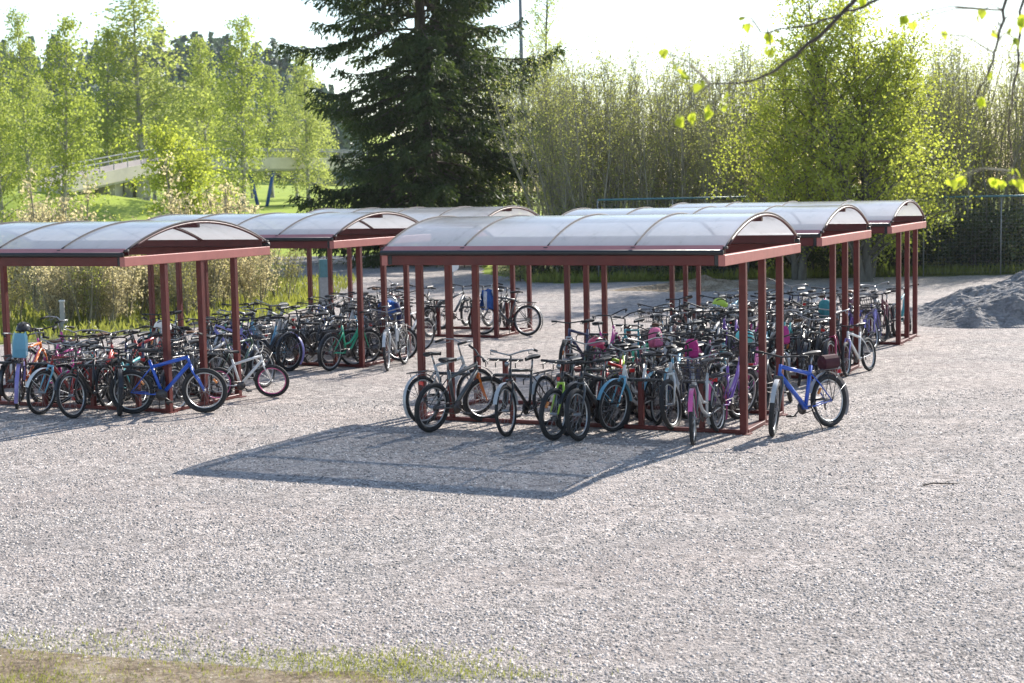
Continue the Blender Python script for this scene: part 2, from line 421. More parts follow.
def make_shelter():
    root = thing('bike_shelter', 'x', 'bike shelter')
    V0, V1 = -.91, D + .91
    nv = 22
    vs = [V0 - .01 + (V1 - V0 + .02) * i / nv for i in range(nv + 1)]
    U0, U1 = -.06, W + .035
    for k in range(4):
        a = U0 + (U1 - U0) * k / 4 + .006; b = U0 + (U1 - U0) * (k + 1) / 4 - .006
        mb = MB()
        top = [[(a, v, arch_z(v)) for v in vs], [(b, v, arch_z(v)) for v in vs]]
        mb.grid([[(b, v, arch_z(v) + .004) for v in vs], [(a, v, arch_z(v) + .004) for v in vs]])
        link('roof_panel', mb.mesh('roof_panel', M['poly'], True), root)
    for k in range(5):
        u = U0 + (U1 - U0) * k / 4
        mb = MB()
        mb.tube([(u, v, arch_z(v) + .006) for v in vs], .017, 6, True, .4)
        for sg in (-1, 1):
            vf = V0 + .02 if sg < 0 else V1 - .02
            mb.box(u - .028, u + .028, vf - .03, vf + .03, arch_z(vf) - .012, arch_z(vf) + .018, .004)
        rb = link('rib', mb.mesh('rib', M['rib'], True), root)
        if k not in (0, 3, 4): continue
        mb = MB(); mb.tube([(u, v, arch_z(v) - .026) for v in vs[1:-1]], .02, 6)
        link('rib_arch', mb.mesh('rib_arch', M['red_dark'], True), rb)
    # purlins
    for v, h in ((D / 2, .055),):
        mb = MB(); z = arch_z(v) - .05; mb.box(U0 + .03, U1 - .03, v - .03, v + .03, z - h, z)
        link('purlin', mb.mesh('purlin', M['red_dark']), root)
    for sgn, v in ((-1, V0), (1, V1)):
        mb = MB(); mb.box(.09, W - .09, v - .03, v + .03, 2.205, 2.335, .006)
        bm = link('eaves_beam', mb.mesh('eaves_beam', M['red']), root)
        mb = MB(); mb.box(U0 + .03, U1 - .03, v - sgn * .11 - .012, v - sgn * .11 + .012, 2.345, 2.455, .003)
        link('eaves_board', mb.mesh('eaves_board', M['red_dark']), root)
        for u0, u1 in ((-.02, .088), (W - .088, W - .032)):
            mb = MB(); mb.box(u0, u1, v - .035, v + .035, 2.21, 2.33, .008)
            link('end_cap', mb.mesh('end_cap', M['blackplastic']), bm)
        # gutter
        mb = MB()
        gy = v + sgn * .06
        mb.tube([(U0, gy, 2.368), (U1, gy, 2.368)], .034, 8, True)
        link('gutter', mb.mesh('gutter', M['blackplastic'], True), root)
        # sloping flashing between gutter and roof sheet
        mb = MB()
        prof = [(v + sgn * .055, 2.392), (v + sgn * .062, 2.396), (v - sgn * .03, 2.452), (v - sgn * .036, 2.446)]
        b = len(mb.v)
        for u in (U0 + .02, U1 - .02): mb.v += [(u, p, z) for p, z in prof]
        for i in range(4):
            j = (i + 1) % 4; q = (i, j, 4 + j, 4 + i); mb.face(q if sgn > 0 else q[::-1])
        mb.face((0, 3, 2, 1) if sgn > 0 else (0, 1, 2, 3)); mb.face((4, 5, 6, 7) if sgn > 0 else (4, 7, 6, 5))
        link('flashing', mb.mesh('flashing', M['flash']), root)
    for u0, u1 in ((-.055, .03), (W - .03, W + .055)):
        mb = MB(); mb.box(u0, u1, V0 - .05, V1 + .05, 2.2, 2.335, .006)
        link('end_beam', mb.mesh('end_beam', M['red_sunlit']), root)
    for u in (0, W):
        for v in (0, D / 2, D):
            mb = MB(); mb.box(u - .045, u + .045, v - .045, v + .045, .0, 2.199, .008)
            p = link('post', mb.mesh('post', M['red']), root)
            mb = MB(); mb.box(u - .09, u + .09, v - .09, v + .09, 0.0, .012)
            link('base_plate', mb.mesh('base_plate', M['red']), p)
    for v in (0, D):
        mb = MB(); mb.box(.05, W - .05, v - .03, v + .03, .004, .055, .006)
        link('base_rail', mb.mesh('base_rail', M['red']), root)
    for u in (0, W):
        for a, b in ((.05, D / 2 - .05), (D / 2 + .05, D - .05)):
            mb = MB(); mb.box(u - .05, u + .05, a, b, .004, .06, .006)
            link('base_rail', mb.mesh('base_rail', M['red']), root)
    return root

M['rib'] = paint('rib_strip', (.085, .075, .075), .75, var=.15)
M['red_sunlit'] = paint('sunlit_red', (.46, .155, .13), .55, var=.15, scale=3)  # steel red lightened: grazing sunlight on the end beams painted into the colour
M['flash'] = paint('flashing_red', (.50, .19, .18), .5, var=.15, scale=3)  # same red, brightness of sun and sky on the slope painted in
SH = dict(R1=(-1.2667, 22.0068), R2=(.9746, 27.4487), R3=(3.3304, 32.7454), L1=(-9.2787, 25.1053), L2=(-6.95, 30.65), L3=(-4.54, 35.873))
SL = dict(R1='large front shelter with translucent arched roof over black and pink bikes',
          R2='arched red shelter just behind the large front one, crowded with bikes',
          R3='farthest arched shelter of the row beside the grey gravel heap',
          L1='arched shelter in front of the willow scrub, cut off by the picture edge',
          L2='arched shelter over the green bike, between the scrub and the spruce',
          L3='small looking arched shelter standing before the big dark spruce')
SL['R3'] = 'arched red shelter standing beside the grey gravel heap'
SP = dict(R1='front shelter', R2='shelter behind the front one', R3='shelter beside the gravel heap',
          L1='shelter before the willow scrub', L2='shelter with the green bike', L3='shelter before the spruce')
proto = make_shelter()
for i, (k, (x, y)) in enumerate(SH.items()):
    o = proto if i == 0 else copy_tree(proto)
    o.location = (x, y, 0); o.rotation_euler = (0, 0, TH); o['label'] = SL[k]; o['group'] = 'red bike shelters with arched roofs'

def at(s, u, v, z=0):
    x, y = SH[s]; c, sn = math.cos(TH), math.sin(TH)
    return Vector((x + u * c - v * sn, y + u * sn + v * c, z))

# bike stands: red post with a dark holder bar on top
def make_stand():
    root = thing('bike_stand', 'x', 'bike stand')
    mb = MB(); mb.box(-.035, .035, -.035, .035, .056, .64, .006); link('post', mb.mesh('stand_post', M['red']), root)
    mb = MB(); mb.box(-.27, .27, -.05, .05, .64, .675, .008)
    for x in (-.24, -.08, .08, .24): mb.tube([(x, -.05, .66), (x, -.17, .63), (x, -.17, .56)], .009, 5)
    link('holder_bar', mb.mesh('holder_bar', M['blackplastic']), root)
    return root
ORD = ['first', 'second', 'third', 'fourth', 'fifth', 'sixth', 'seventh', 'eighth', 'ninth', 'tenth', 'eleventh', 'twelfth', 'thirteenth', 'fourteenth']
st0 = make_stand(); first = True
for s in SH:
    for v, rown in ((0, 'front'), (D, 'rear')):
        us = [W * f for f in (.10, .30, .50, .70, .88)]
        us = us[::-1]
        for i, u in enumerate(us):
            if s == 'L1' and u < 1.0: continue
            o = st0 if first else copy_tree(st0); first = False
            o.location = at(s, u, v); o.rotation_euler = (0, 0, TH); o['group'] = 'red bike stands with dark holder bars'
            o['label'] = f'red bike stand, {ORD[i]} from sunlit end, {rown} rail, {SP[s]}'

# ------------------------------------------------------------------ bicycles
PA = {}
for n, c in dict(black=(.018, .018, .02), dark_grey=(.07, .075, .08), silver=(.45, .46, .47), white=(.70, .70, .69), blue=(.012, .09, .50), light_blue=(.18, .45, .62),
                 teal=(.03, .28, .32), green=(.02, .42, .24), red=(.45, .02, .02), crimson=(.42, .02, .10), pink=(.70, .12, .34), magenta=(.60, .03, .30), purple=(.20, .08, .42),
                 lavender=(.30, .26, .62), orange=(.65, .16, .02), navy=(.02, .03, .11), dark_green=(.02, .07, .045), burgundy=(.13, .015, .03), lime=(.35, .55, .04), turquoise=(.05, .42, .45)).items():
    PA[n] = paint('paint_' + n, c, .3, coat=.5, var=.12)
FAB = {n: paint('fabric_' + n, c, .9, var=.3, scale=14) for n, c in dict(pink=(.55, .14, .28), magenta=(.42, .03, .20), teal=(.04, .22, .26), blue=(.03, .12, .40), white=(.62, .63, .66), navy=(.03, .04, .13), burgundy=(.06, .012, .02)).items()}
M['amber'] = paint('amber_reflector', (.85, .25, .01), .25, coat=.6)
M['redrefl'] = paint('red_reflector', (.6, .02, .02), .25, coat=.6)
M['leather'] = paint('brown_leather', (.12, .06, .03), .5)

AX0, AX1 = Vector((.33, 0, .86)), Vector((.37, 0, .73))
RH, FH = Vector((-.51, 0, .335)), Vector((.56, 0, .335))
def wheel_meshes(tw, tag):
    r = .335
    t = MB(); t.torus((0, 0, 0), r - tw, tw, 32, 8, 1.0)
    ri = MB(); ri.torus((0, 0, 0), r - tw * 2 - .008, .011, 32, 4, 1.0)
    s = MB()
    s.tube([(0, -.05, 0), (0, .05, 0)], .020, 8)
    for i in range(18):
        a = i * 2 * math.pi / 18 + .1; a2 = a + (.35 if i % 2 else -.35); y = .03 if i % 2 else -.03
        s.tube([(.02 * math.cos(a2), y, .02 * math.sin(a2)), ((r - tw * 2) * math.cos(a), 0, (r - tw * 2) * math.sin(a))], .0022, 3, False)
    return (s.mesh('wheel_' + tag, M['spoke']), t.mesh('tyre_' + tag, M['rubber'], True), ri.mesh('rim_' + tag, M['alu'], True))
WH = {'fat': wheel_meshes(.033, 'fat'), 'slim': wheel_meshes(.024, 'slim')}

def arc(c, r, a0, a1, n=12):
    return [(c[0] + r * math.cos(R(a0 + (a1 - a0) * i / n)), c[1], c[2] + r * math.sin(R(a0 + (a1 - a0) * i / n))) for i in range(n + 1)]

BM = {}
def build_bike_meshes():
    BB = (-.06, 0, .29)
    for st in ('mtb', 'city', 'step'):
        mb = MB(); r = .026 if st == 'mtb' else .020
        mb.tube([AX0, AX1], .022, 8)
        if st == 'step':
            mb.tube([(.345, 0, .81), (.22, 0, .62), (.06, 0, .47), (-.125, 0, .44)], r, 8)
            mb.tube([(.362, 0, .75), (.25, 0, .57), (.10, 0, .37), BB], r * 1.1, 8)
        else:
            zt = .70 if st == 'mtb' else .78
            mb.tube([(.338, 0, .835), (-.195 if zt < .75 else -.215, 0, zt)], r, 8)
            mb.tube([(.365, 0, .745), BB], r * 1.15, 8)
        mb.tube([BB, (-.225, 0, .80)], r * .95, 8)
        for y in (-.045, .045):
            mb.tube([(-.06, y * .7, .29), (-.20, y, .30), (RH.x, y * 1.15, RH.z)], .010, 6)
            mb.tube([(-.195, y * .5, .70), (-.30, y, .58), (RH.x, y * 1.15, RH.z)], .009, 6)
        mb.tube([(-.06, -.045, .29), (-.06, .045, .29)], .024, 8)
        BM['frame_' + st] = mb.mesh('frame_' + st, PA['black'], True)
    mb = MB()
    d = (AX1 - AX0).normalized()
    for y in (-.055, .055):
        p = AX1 + d * .02
        mb.tube([(p.x, y * .6, p.z), (p.x + .03, y, p.z - .08), (p.x + .09, y, .52), (FH.x, y, FH.z)], [.016, .016, .013, .010], 6)
    mb.tube([(AX1.x + .01, -.05, AX1.z - .02), (AX1.x + .01, .05, AX1.z - .02)], .018, 6)
    BM['fork'] = mb.mesh('fork', PA['black'], True)
    # handlebars
    up = AX0 - d * .08
    mb = MB(); mb.tube([AX0, up, (up.x + .05, 0, up.z + .02)], .014, 6)
    mb.tube([(up.x + .02, -.31, up.z + .05), (up.x + .05, -.18, up.z + .045), (up.x + .055, 0, up.z + .02), (up.x + .05, .18, up.z + .045), (up.x + .02, .31, up.z + .05)], .012, 6)
    for y in (-.21, .21): mb.tube([(up.x + .05, y, up.z + .04), (up.x + .10, y * 1.1, up.z + .015), (up.x + .09, y * 1.4, up.z + .0)], .006, 4)
    BM['bar_flat'] = mb.mesh('handlebar_flat', M['blackplastic'], True)
    mb = MB(); mb.tube([AX0, (up.x - .02, 0, up.z + .08), (up.x + .03, 0, up.z + .10)], .013, 6)
    mb.tube([(up.x - .20, -.29, up.z + .13), (up.x - .05, -.30, up.z + .16), (up.x + .05, -.20, up.z + .15), (up.x + .04, 0, up.z + .10), (up.x + .05, .20, up.z + .15), (up.x - .05, .30, up.z + .16), (up.x - .20, .29, up.z + .13)], .011, 6)
    for y in (-.27, .27): mb.tube([(up.x + .01, y, up.z + .155), (up.x + .02, y, up.z + .115), (up.x - .10, y, up.z + .10)], .006, 4)
    BM['bar_city'] = mb.mesh('handlebar_city', M['chrome'], True)
    for nm, pts in (('grip_flat', lambda s: [(up.x + .035, s * .22, up.z + .048), (up.x + .018, s * .325, up.z + .05)]), ('grip_city', lambda s: [(up.x - .08, s * .30, up.z + .155), (up.x - .215, s * .288, up.z + .128)])):
        for s in (-1, 1):
            mb = MB(); mb.tube(pts(s), .018, 6); BM[f'{nm}_{s}'] = mb.mesh(nm, M['rubber'], True)
    # saddle
    mb = MB()
    secs = [(-.36, .075, .95), (-.34, .085, .965), (-.27, .075, .962), (-.20, .04, .955), (-.12, .022, .95), (-.085, .016, .944)]
    rows = []
    for x, w, z in secs: rows.append([(x, w * math.cos(a), z + (.018 if math.sin(a) > 0 else .035) * math.sin(a)) for a in [2 * math.pi * i / 10 for i in range(11)]])
    mb.grid(rows); mb.face(tuple(range(10))); b = len(rows[0]) * (len(rows) - 1); mb.face(tuple(b + i for i in range(9, -1, -1)))
    BM['saddle'] = mb.mesh('saddle', M['saddle'], True)
    mb = MB(); mb.tube([(-.225, 0, .80), (-.265, 0, .93)], .013, 6); mb.tube([(-.32, 0, .935), (-.16, 0, .93)], .008, 5)
    BM['post'] = mb.mesh('seat_post', M['chrome'], True)
    # crankset with chain, cassette
    mb = MB()
    mb.tube([(-.06, -.055, .29), (-.06, -.060, .29)], .085, 16); mb.tube([(-.51, -.05, .335), (-.51, -.056, .335)], .045, 14)
    mb.tube([(-.06, -.058, .372), (-.51, -.053, .377)], .006, 4); mb.tube([(-.06, -.058, .208), (-.30, -.055, .245), (-.49, -.053, .292)], .006, 4)
    mb.tube([(-.06, -.075, .29), (.07, -.08, .20)], .011, 5); mb.tube([(-.06, .075, .29), (-.19, .08, .38)], .011, 5); mb.tube([(-.06, -.08, .29), (-.06, .08, .29)], .012, 6)
    mb.tube([(-.51, -.055, .31), (-.49, -.055, .25), (-.505, -.055, .22)], .012, 5)
    BM['crank'] = mb.mesh('crankset', M['alu_dark'], True)
    for i, (x, y, z) in enumerate(((.07, -.13, .20), (-.19, .13, .38))):
        mb = MB(); mb.box(x - .045, x + .045, y - .045, y + .045, z - .012, z + .012, .004); BM[f'pedal_{i}'] = mb.mesh('pedal', M['blackplastic'])
    # mudguards
    for nm, c, a0, a1 in (('mud_r', RH, 20, 215), ('mud_f', FH, 20, 175)):
        mb = MB(); o = []
        for (x, y, z) in arc((c.x, 0, c.z), .365, a0, a1, 16): o.append([(x, -.028, z), (x * 1.0 + (x - c.x) * .015, 0, z + (z - c.z) * .015), (x, .028, z)])
        mb.grid(o); n = len(mb.v)
        mb.tube([(c.x, .05, c.z), (c.x + .36 * math.cos(R(150 if nm == 'mud_r' else 40)), .03, c.z + .36 * math.sin(R(150 if nm == 'mud_r' else 40)))], .004, 4)
        mb.tube([(c.x, -.05, c.z), (c.x + .36 * math.cos(R(150 if nm == 'mud_r' else 40)), -.03, c.z + .36 * math.sin(R(150 if nm == 'mud_r' else 40)))], .004, 4)
        BM[nm] = mb.mesh('mudguard', PA['black'], True)
    # rack
    mb = MB()
    for y in (-.06, .06):
        mb.tube([(-.24, y * .6, .70), (-.32, y, .725), (-.72, y, .725)], .007, 5)
        mb.tube([(-.45, y, .725), (RH.x, y * 1.1, RH.z)], .006, 4); mb.tube([(-.66, y, .725), (RH.x, y * 1.1, RH.z)], .006, 4)
    for x in (-.36, -.46, -.56, -.66, -.72): mb.tube([(x, -.06, .725), (x, .06, .725)], .006, 4)
    mb.tube([(-.36, 0, .73), (-.72, 0, .73)], .010, 5)
    BM['rack'] = mb.mesh('rear_rack', M['alu_dark'], True)
    # front basket (wire)
    mb = MB()
    for z, e in ((.80, .0), (.88, .02), (.96, .035), (1.02, .05)):
        x0, x1, y = .42, .66 + e, .15 + e
        mb.tube([(x0, -y, z), (x1, -y, z), (x1, y, z), (x0, y, z), (x0, -y, z)], .005, 4, False)
    for i in range(9):
        f = -1 + 2 * i / 8
        mb.tube([(.42, f * .15, .80), (.42, f * .20, 1.02)], .0035, 3, False); mb.tube([(.66, f * .15, .80), (.71, f * .20, 1.02)], .0035, 3, False)
        mb.tube([(.42, f * .15, .80), (.66, f * .15, .80)], .0035, 3, False)
    for i in range(7):
        x = .42 + .04 * i
        for sg in (-1, 1): mb.tube([(x, sg * .15, .80), (x + .008 * i, sg * .20, 1.02)], .0035, 3, False)
    BM['basket'] = mb.mesh('basket', M['alu_dark'], False)
    mb = MB(); mb.tube([(-.12, .05, .29), (-.16, .16, .015)], .008, 5); mb.tube([(-.16, .16, .015), (-.13, .18, .008)], .007, 5)
    BM['stand'] = mb.mesh('kickstand', M['alu_dark'], True)
    mb = MB(); mb.box(-.755, -.745, -.035, .035, .66, .71, .004); BM['refl'] = mb.mesh('rear_reflector', M['redrefl'])
    mb = MB(); mb.tube([(.40, 0, .93), (.44, 0, .93)], [.022, .034], 10); BM['lamp'] = mb.mesh('headlamp', M['chrome'], True)
    mb = MB()
    for a in (40,):
        x, z = .21 * math.cos(R(a)), .21 * math.sin(R(a)); tx, tz = -math.sin(R(a)), math.cos(R(a))
        mb.tube([(x - tx * .04, 0, z - tz * .04), (x + tx * .04, 0, z + tz * .04)], .018, 5)
    BM['spokeref'] = mb.mesh('spoke_reflector', M['amber'])
    # pannier / box on the rack
    mb = MB(); mb.tube([(-.72, 0, .80), (-.70, 0, .81), (-.44, 0, .81), (-.42, 0, .80)], [.06, .10, .10, .06], 12, True, .75); BM['case'] = mb.mesh('rack_bag', FAB['burgundy'])
    # child seat shell
    mb = MB(); rows = []
    for x, z, w, dep in ((-.34, .79, .10, .04), (-.42, .77, .12, .09), (-.55, .79, .12, .12), (-.60, .92, .12, .12), (-.63, 1.05, .11, .10), (-.65, 1.17, .08, .05)):
        rows.append([(x + dep, -w, z + dep * .6), (x, -w * .8, z), (x, w * .8, z), (x + dep, w, z + dep * .6)])
    mb.grid(rows); BM['childseat'] = mb.mesh('child_seat', M['blackplastic'])
build_bike_meshes()

def part(name, me, parent, mat=None, mtx=None):
    o = bpy.data.objects.new(name, me); C.objects.link(o); o.parent = parent
    if mtx is not None: o.matrix_basis = mtx
    if mat is not None:
        o.material_slots[0].link = 'OBJECT'; o.material_slots[0].material = mat
    return o

def bike(label, loc, heading, style='mtb', col='black', steer=0, lean=4, scale=1.0, fork=None, opts='', guard='black', group='parked bicycles', saddle=None, rim=None, bar=None):
    """origin on the ground midway between the wheels; x forward"""
    root = thing('bicycle', label, 'bicycle', loc, 0, group)
    root.rotation_euler = Euler((R(lean), 0, heading), 'XYZ'); root.scale = (scale,) * 3
    c = PA[col]
    part('frame', BM['frame_' + style], root, c)
    ax = (AX0 - AX1).normalized()
    S = Matrix.Translation(AX1) @ Matrix.Rotation(R(steer), 4, ax) @ Matrix.Translation(-AX1)
    part('fork', BM['fork'], root, PA[fork] if fork else c, S)
    k = 'flat' if style == 'mtb' else 'city'
    hb = part('handlebar', BM['bar_' + k], root, bar, S)
    for s in (-1, 1): part('grip', BM[f'grip_{k}_{s}'], hb)
    part('saddle', BM['saddle'], root, saddle); part('seat_post', BM['post'], root)
    w = WH['fat' if style == 'mtb' else 'slim']
    for hub, mx in ((RH, None), (FH, S)):
        t = Matrix.Translation(hub)
        o = part('wheel', w[0], root, None, (mx @ t) if mx is not None else t)
        part('tyre', w[1], o); part('rim', w[2], o, rim)
        if 'o' in opts: part('spoke_reflector', BM['spokeref'], o)
    cr = part('crankset', BM['crank'], root)
    part('pedal', BM['pedal_0'], cr); part('pedal', BM['pedal_1'], cr)
    if 'm' in opts:
        part('mudguard', BM['mud_r'], root, PA[guard]); part('mudguard', BM['mud_f'], root, PA[guard], S)
    if 'r' in opts: part('rear_rack', BM['rack'], root)
    if 'b' in opts: part('basket', BM['basket'], root, None, S)
    if 'k' in opts: part('kickstand', BM['stand'], root)
    if 'f' in opts: part('rear_reflector', BM['refl'], root)
    if 'l' in opts: part('headlamp', BM['lamp'], root, None, S)
    if 'c' in opts: part('rack_bag', BM['case'], root)
    if 'h' in opts: part('child_seat', BM['childseat'], root, PA['light_blue'])
    return root

def bike_px(label, rear, front, **kw):
    """placed by where its two wheels touch the ground"""
    a, b = Vector(rear), Vector(front); m = (a + b) / 2
    return bike(label, (m.x, m.y, 0), math.atan2(b.y - a.y, b.x - a.x), **kw)

OUT = TH - math.pi / 2      # heading out of a shelter, towards the open yard
INN = TH + math.pi / 2
def bike_uv(label, s, u, v, turn=0, out=True, **kw):
    p = at(s, u, v)
    return bike(label, p, (OUT if out else INN) + R(turn), **kw)

# --- the ones that stand out
# front shelter
bike_px('dark grey mountain bike with orange fork decals leaning at the front shelter corner post', (-1.13, 20.75), (-.42, 21.62), style='mtb', col='dark_grey', fork='orange', steer=-32, lean=6, opts='fk')
bike_px('silver bike with pale mudguards half hidden behind the dark grey mountain bike', (-1.2, 21.5), (-.55, 22.25), style='city', col='silver', opts='mrk', guard='silver', steer=-15, lean=-5)
bike_uv('black city bike facing outward beside the empty gap in the front shelter', 'R1', 1.85, -.52, -6, True, style='city', col='black', opts='mrlk', guard='silver', steer=8, lean=5)
bike_uv('black mountain bike with lime fork in the black cluster of the front shelter', 'R1', 2.40, -.62, 8, True, style='mtb', col='black', fork='lime', opts='flo', steer=-18, lean=-5)
bike_uv('dark green bike with child seat amid the black cluster of the front shelter', 'R1', 2.12, .35, 4, False, style='step', col='dark_green', opts='mrkf', steer=12, lean=6)
bike_uv('black bike with wide tyre pointing straight out beside the light blue fork', 'R1', 2.90, -.58, -8, True, style='mtb', col='black', fork='dark_grey', opts='f', steer=4, lean=6)
bike_uv('bike with light blue fork beside a red stand in the front shelter', 'R1', 3.05, .25, -10, True, style='step', col='white', fork='light_blue', opts='mr', guard='light_blue', steer=-6, lean=-4)
bike_uv('dark bike with one big wheel showing behind the red stand, front shelter', 'R1', 3.0, .85, 35, False, style='city', col='dark_grey', opts='r', steer=10)
bike_uv('grey bike with pink mudguards and wire basket by the sunlit corner post, front shelter', 'R1', 4.28, -.45, 0, True, style='step', col='silver', fork='dark_grey', opts='mrbl', guard='pink', steer=14, lean=5)
bike_px('blue and white bike with dark burgundy rack bag standing out in the sun', (4.20, 20.60), (3.28, 19.85), style='mtb', col='blue', fork='dark_grey', opts='mrcofk', guard='silver', steer=36, lean=6, scale=1.04)
# shelter before the scrub
bike_px('bright blue mountain bike side-on across the corner post before the scrub', (-5.60, 23.12), (-4.55, 23.10), style='mtb', col='blue', opts='fok', steer=6, lean=5)
bike_uv('black bike with wire basket beside the rear wheel of the bright blue one', 'L1', 3.50, -.35, 12, True, style='city', col='black', opts='mrbk', steer=-10)
bike_uv('dark bike with amber spoke reflectors just behind the bright blue one', 'L1', 3.95, .0, 20, True, style='mtb', col='black', opts='omf', steer=22)
bike_uv('red bike with a silver front wheel and white mudguard before the scrub', 'L1', 2.90, -.18, -4, True, style='city', col='red', fork='light_blue', opts='mrl', guard='white', steer=6, lean=-5)
bike_uv('orange and red city bike behind the silver front wheel before the scrub', 'L1', 2.75, .75, 10, False, style='step', col='red', fork='orange', opts='mr', guard='red', steer=10)
bike_uv('purple step-through bike with light blue child seat at the picture edge', 'L1', 1.75, .05, 38, False, style='step', col='burgundy', opts='mrhk', guard='lavender', steer=10, lean=5)
bike_px('white kids bike with pink rims leaning by the last post before the scrub', (-4.62, 24.30), (-3.78, 24.72), style='mtb', col='white', fork='white', scale=.82, rim=PA['pink'], opts='f', steer=-24, lean=8)
bike_uv('grey bike with yellow wheel stickers behind the white kids bike', 'L1', 4.5, .75, 15, True, style='city', col='dark_grey', opts='mrb', steer=-14)
# shelter with the green bike
bike_px('green step-through bike with basket beside a corner post, under its own shelter', (-3.28, 28.22), (-2.72, 29.15), style='step', col='green', opts='mrbk', guard='black', steer=-20, lean=5)
bike_px('black city bike with round wheels just beyond the green one', (-2.85, 28.95), (-2.15, 29.55), style='city', col='black', opts='mrk', steer=-30, lean=-5)
bike_px('pale grey bike with wire basket nose-out beyond the green one', (-1.98, 29.10), (-2.20, 28.12), style='city', col='silver', opts='mrbl', guard='white', steer=10, lean=5)
bike_px('light blue and lilac bike parked at an angle by the white kids bike', (-4.05, 28.45), (-4.95, 29.0), style='step', col='light_blue', fork='lavender', opts='mrk', guard='lavender', steer=12, lean=6)
bike_px('navy bike with lilac frame decals next to the light blue and lilac one', (-4.55, 28.25), (-5.45, 28.7), style='mtb', col='lavender', fork='navy', opts='f', steer=-8, lean=-5)
# shelter before the spruce
bike_px('black bike side-on by itself at the last posts before the spruce', (.36, 34.28), (-.62, 34.75), style='city', col='dark_grey', opts='mrk', steer=30, lean=5)
# further right hand shelters
bike_uv('crimson bike nose-out at the corner post behind the front shelter', 'R2', 4.62, .35, 10, True, style='step', col='crimson', opts='mr', guard='black', steer=-15, lean=5)
bike_uv('black bike nose-out beside the crimson one, shelter behind the front one', 'R2', 4.35, -.35, -5, True, style='city', col='black', opts='mr', steer=18, lean=-5)
bike_uv('white and lilac kids bike beside the crimson bike', 'R2', 4.85, .95, -12, True, style='mtb', col='white', fork='lavender', scale=.85, opts='', steer=12, lean=6)
bike_uv('bright lavender step-through bike at the corner post by the gravel heap', 'R3', 4.3, -.45, 6, True, style='step', col='lavender', opts='mrb', guard='lavender', steer=-14, lean=5)
bike_uv('blue violet bike with white basket next to the lavender one', 'R3', 3.85, -.5, -6, True, style='step', col='purple', opts='mrb', guard='blue', steer=12, lean=-4)

# --- the crowd
rb = random.Random(21)
cols = {'R1': ['black', 'purple', 'silver', 'red', 'magenta', 'white', 'navy', 'light_blue', 'burgundy', 'lime', 'dark_grey', 'pink', 'teal', 'black', 'orange', 'dark_grey', 'green', 'white'],
        'R2': ['black', 'silver', 'dark_grey', 'pink', 'black', 'white', 'teal', 'magenta', 'navy', 'black', 'light_blue', 'silver', 'burgundy', 'dark_grey', 'black', 'turquoise', 'white', 'purple'],
        'R3': ['silver', 'black', 'white', 'navy', 'dark_grey', 'light_blue', 'black', 'burgundy', 'silver', 'pink', 'black', 'dark_grey', 'white', 'teal'],
        'L1': ['black', 'turquoise', 'silver', 'magenta', 'orange', 'black', 'navy', 'white', 'black', 'dark_green', 'silver', 'dark_grey', 'black', 'red'],
        'L2': ['black', 'dark_grey', 'silver', 'navy', 'black', 'white', 'black', 'silver', 'teal', 'black', 'dark_grey', 'green', 'white', 'black', 'light_blue', 'silver'],
        'L3': ['black', 'dark_grey', 'navy', 'silver', 'black', 'blue', 'black', 'white', 'dark_grey', 'black', 'burgundy']}
PLAN = {  # shelter: rows of (v, list of u, nose out)
    'R1': [(-.35, [2.62], True, 'black cluster'), (.75, [2.55, 3.6, 4.25], True, 'middle'), (1.55, [2.4, 2.75, 3.15, 3.5, 3.9, 4.25], False, 'inner'), (2.45, [2.3, 2.62, 2.95, 3.3, 3.65, 4.0, 4.35], False, 'rear')],
    'R2': [(-.5, [.55, 1.0, 1.4, 1.85, 2.3, 2.7, 3.1, 3.5, 3.9], True, 'front'), (.65, [1.6, 2.5, 3.2, 4.0], False, 'middle'), (1.5, [1.2, 1.7, 2.2, 2.6, 3.05, 3.5, 3.95, 4.4], True, 'inner'), (2.4, [.9, 1.6, 2.1, 2.6, 3.05, 3.5, 3.95, 4.4], False, 'rear')],
    'R3': [(-.5, [.5, 1.0, 1.5, 2.0, 2.5, 2.95, 3.4], True, 'front'), (.8, [1.2, 1.8, 2.4, 3.0, 3.6, 4.2], True, 'middle'), (2.1, [.8, 1.4, 2.0, 2.6, 3.2, 3.8, 4.3], False, 'rear')],
    'L1': [(.75, [1.3, 2.1, 2.5, 3.3, 3.8], False, 'middle'), (1.6, [1.2, 2.0, 3.0, 3.8], True, 'inner'), (2.4, [.5, 1.0, 1.5, 2.0, 2.5, 3.0, 3.4, 3.85, 4.3], False, 'rear')],
    'L2': [(-.45, [.4, .8, 1.2, 1.6, 2.0, 2.5, 2.95, 3.4, 3.8], True, 'front'), (.9, [1.2, 2.2, 3.2], False, 'middle'), (2.2, [.8, 1.4, 2.0, 2.5, 3.0, 3.45, 3.9, 4.35], False, 'rear')],
    'L3': [(-.5, [.5, 1.0, 1.5, 2.0, 2.5, 3.0], True, 'front'), (2.1, [.6, 1.2, 1.8, 2.5, 3.3, 3.9], False, 'rear')],
}
KIND = {'mtb': 'mountain bike', 'city': 'city bike', 'step': 'step-through bike'}
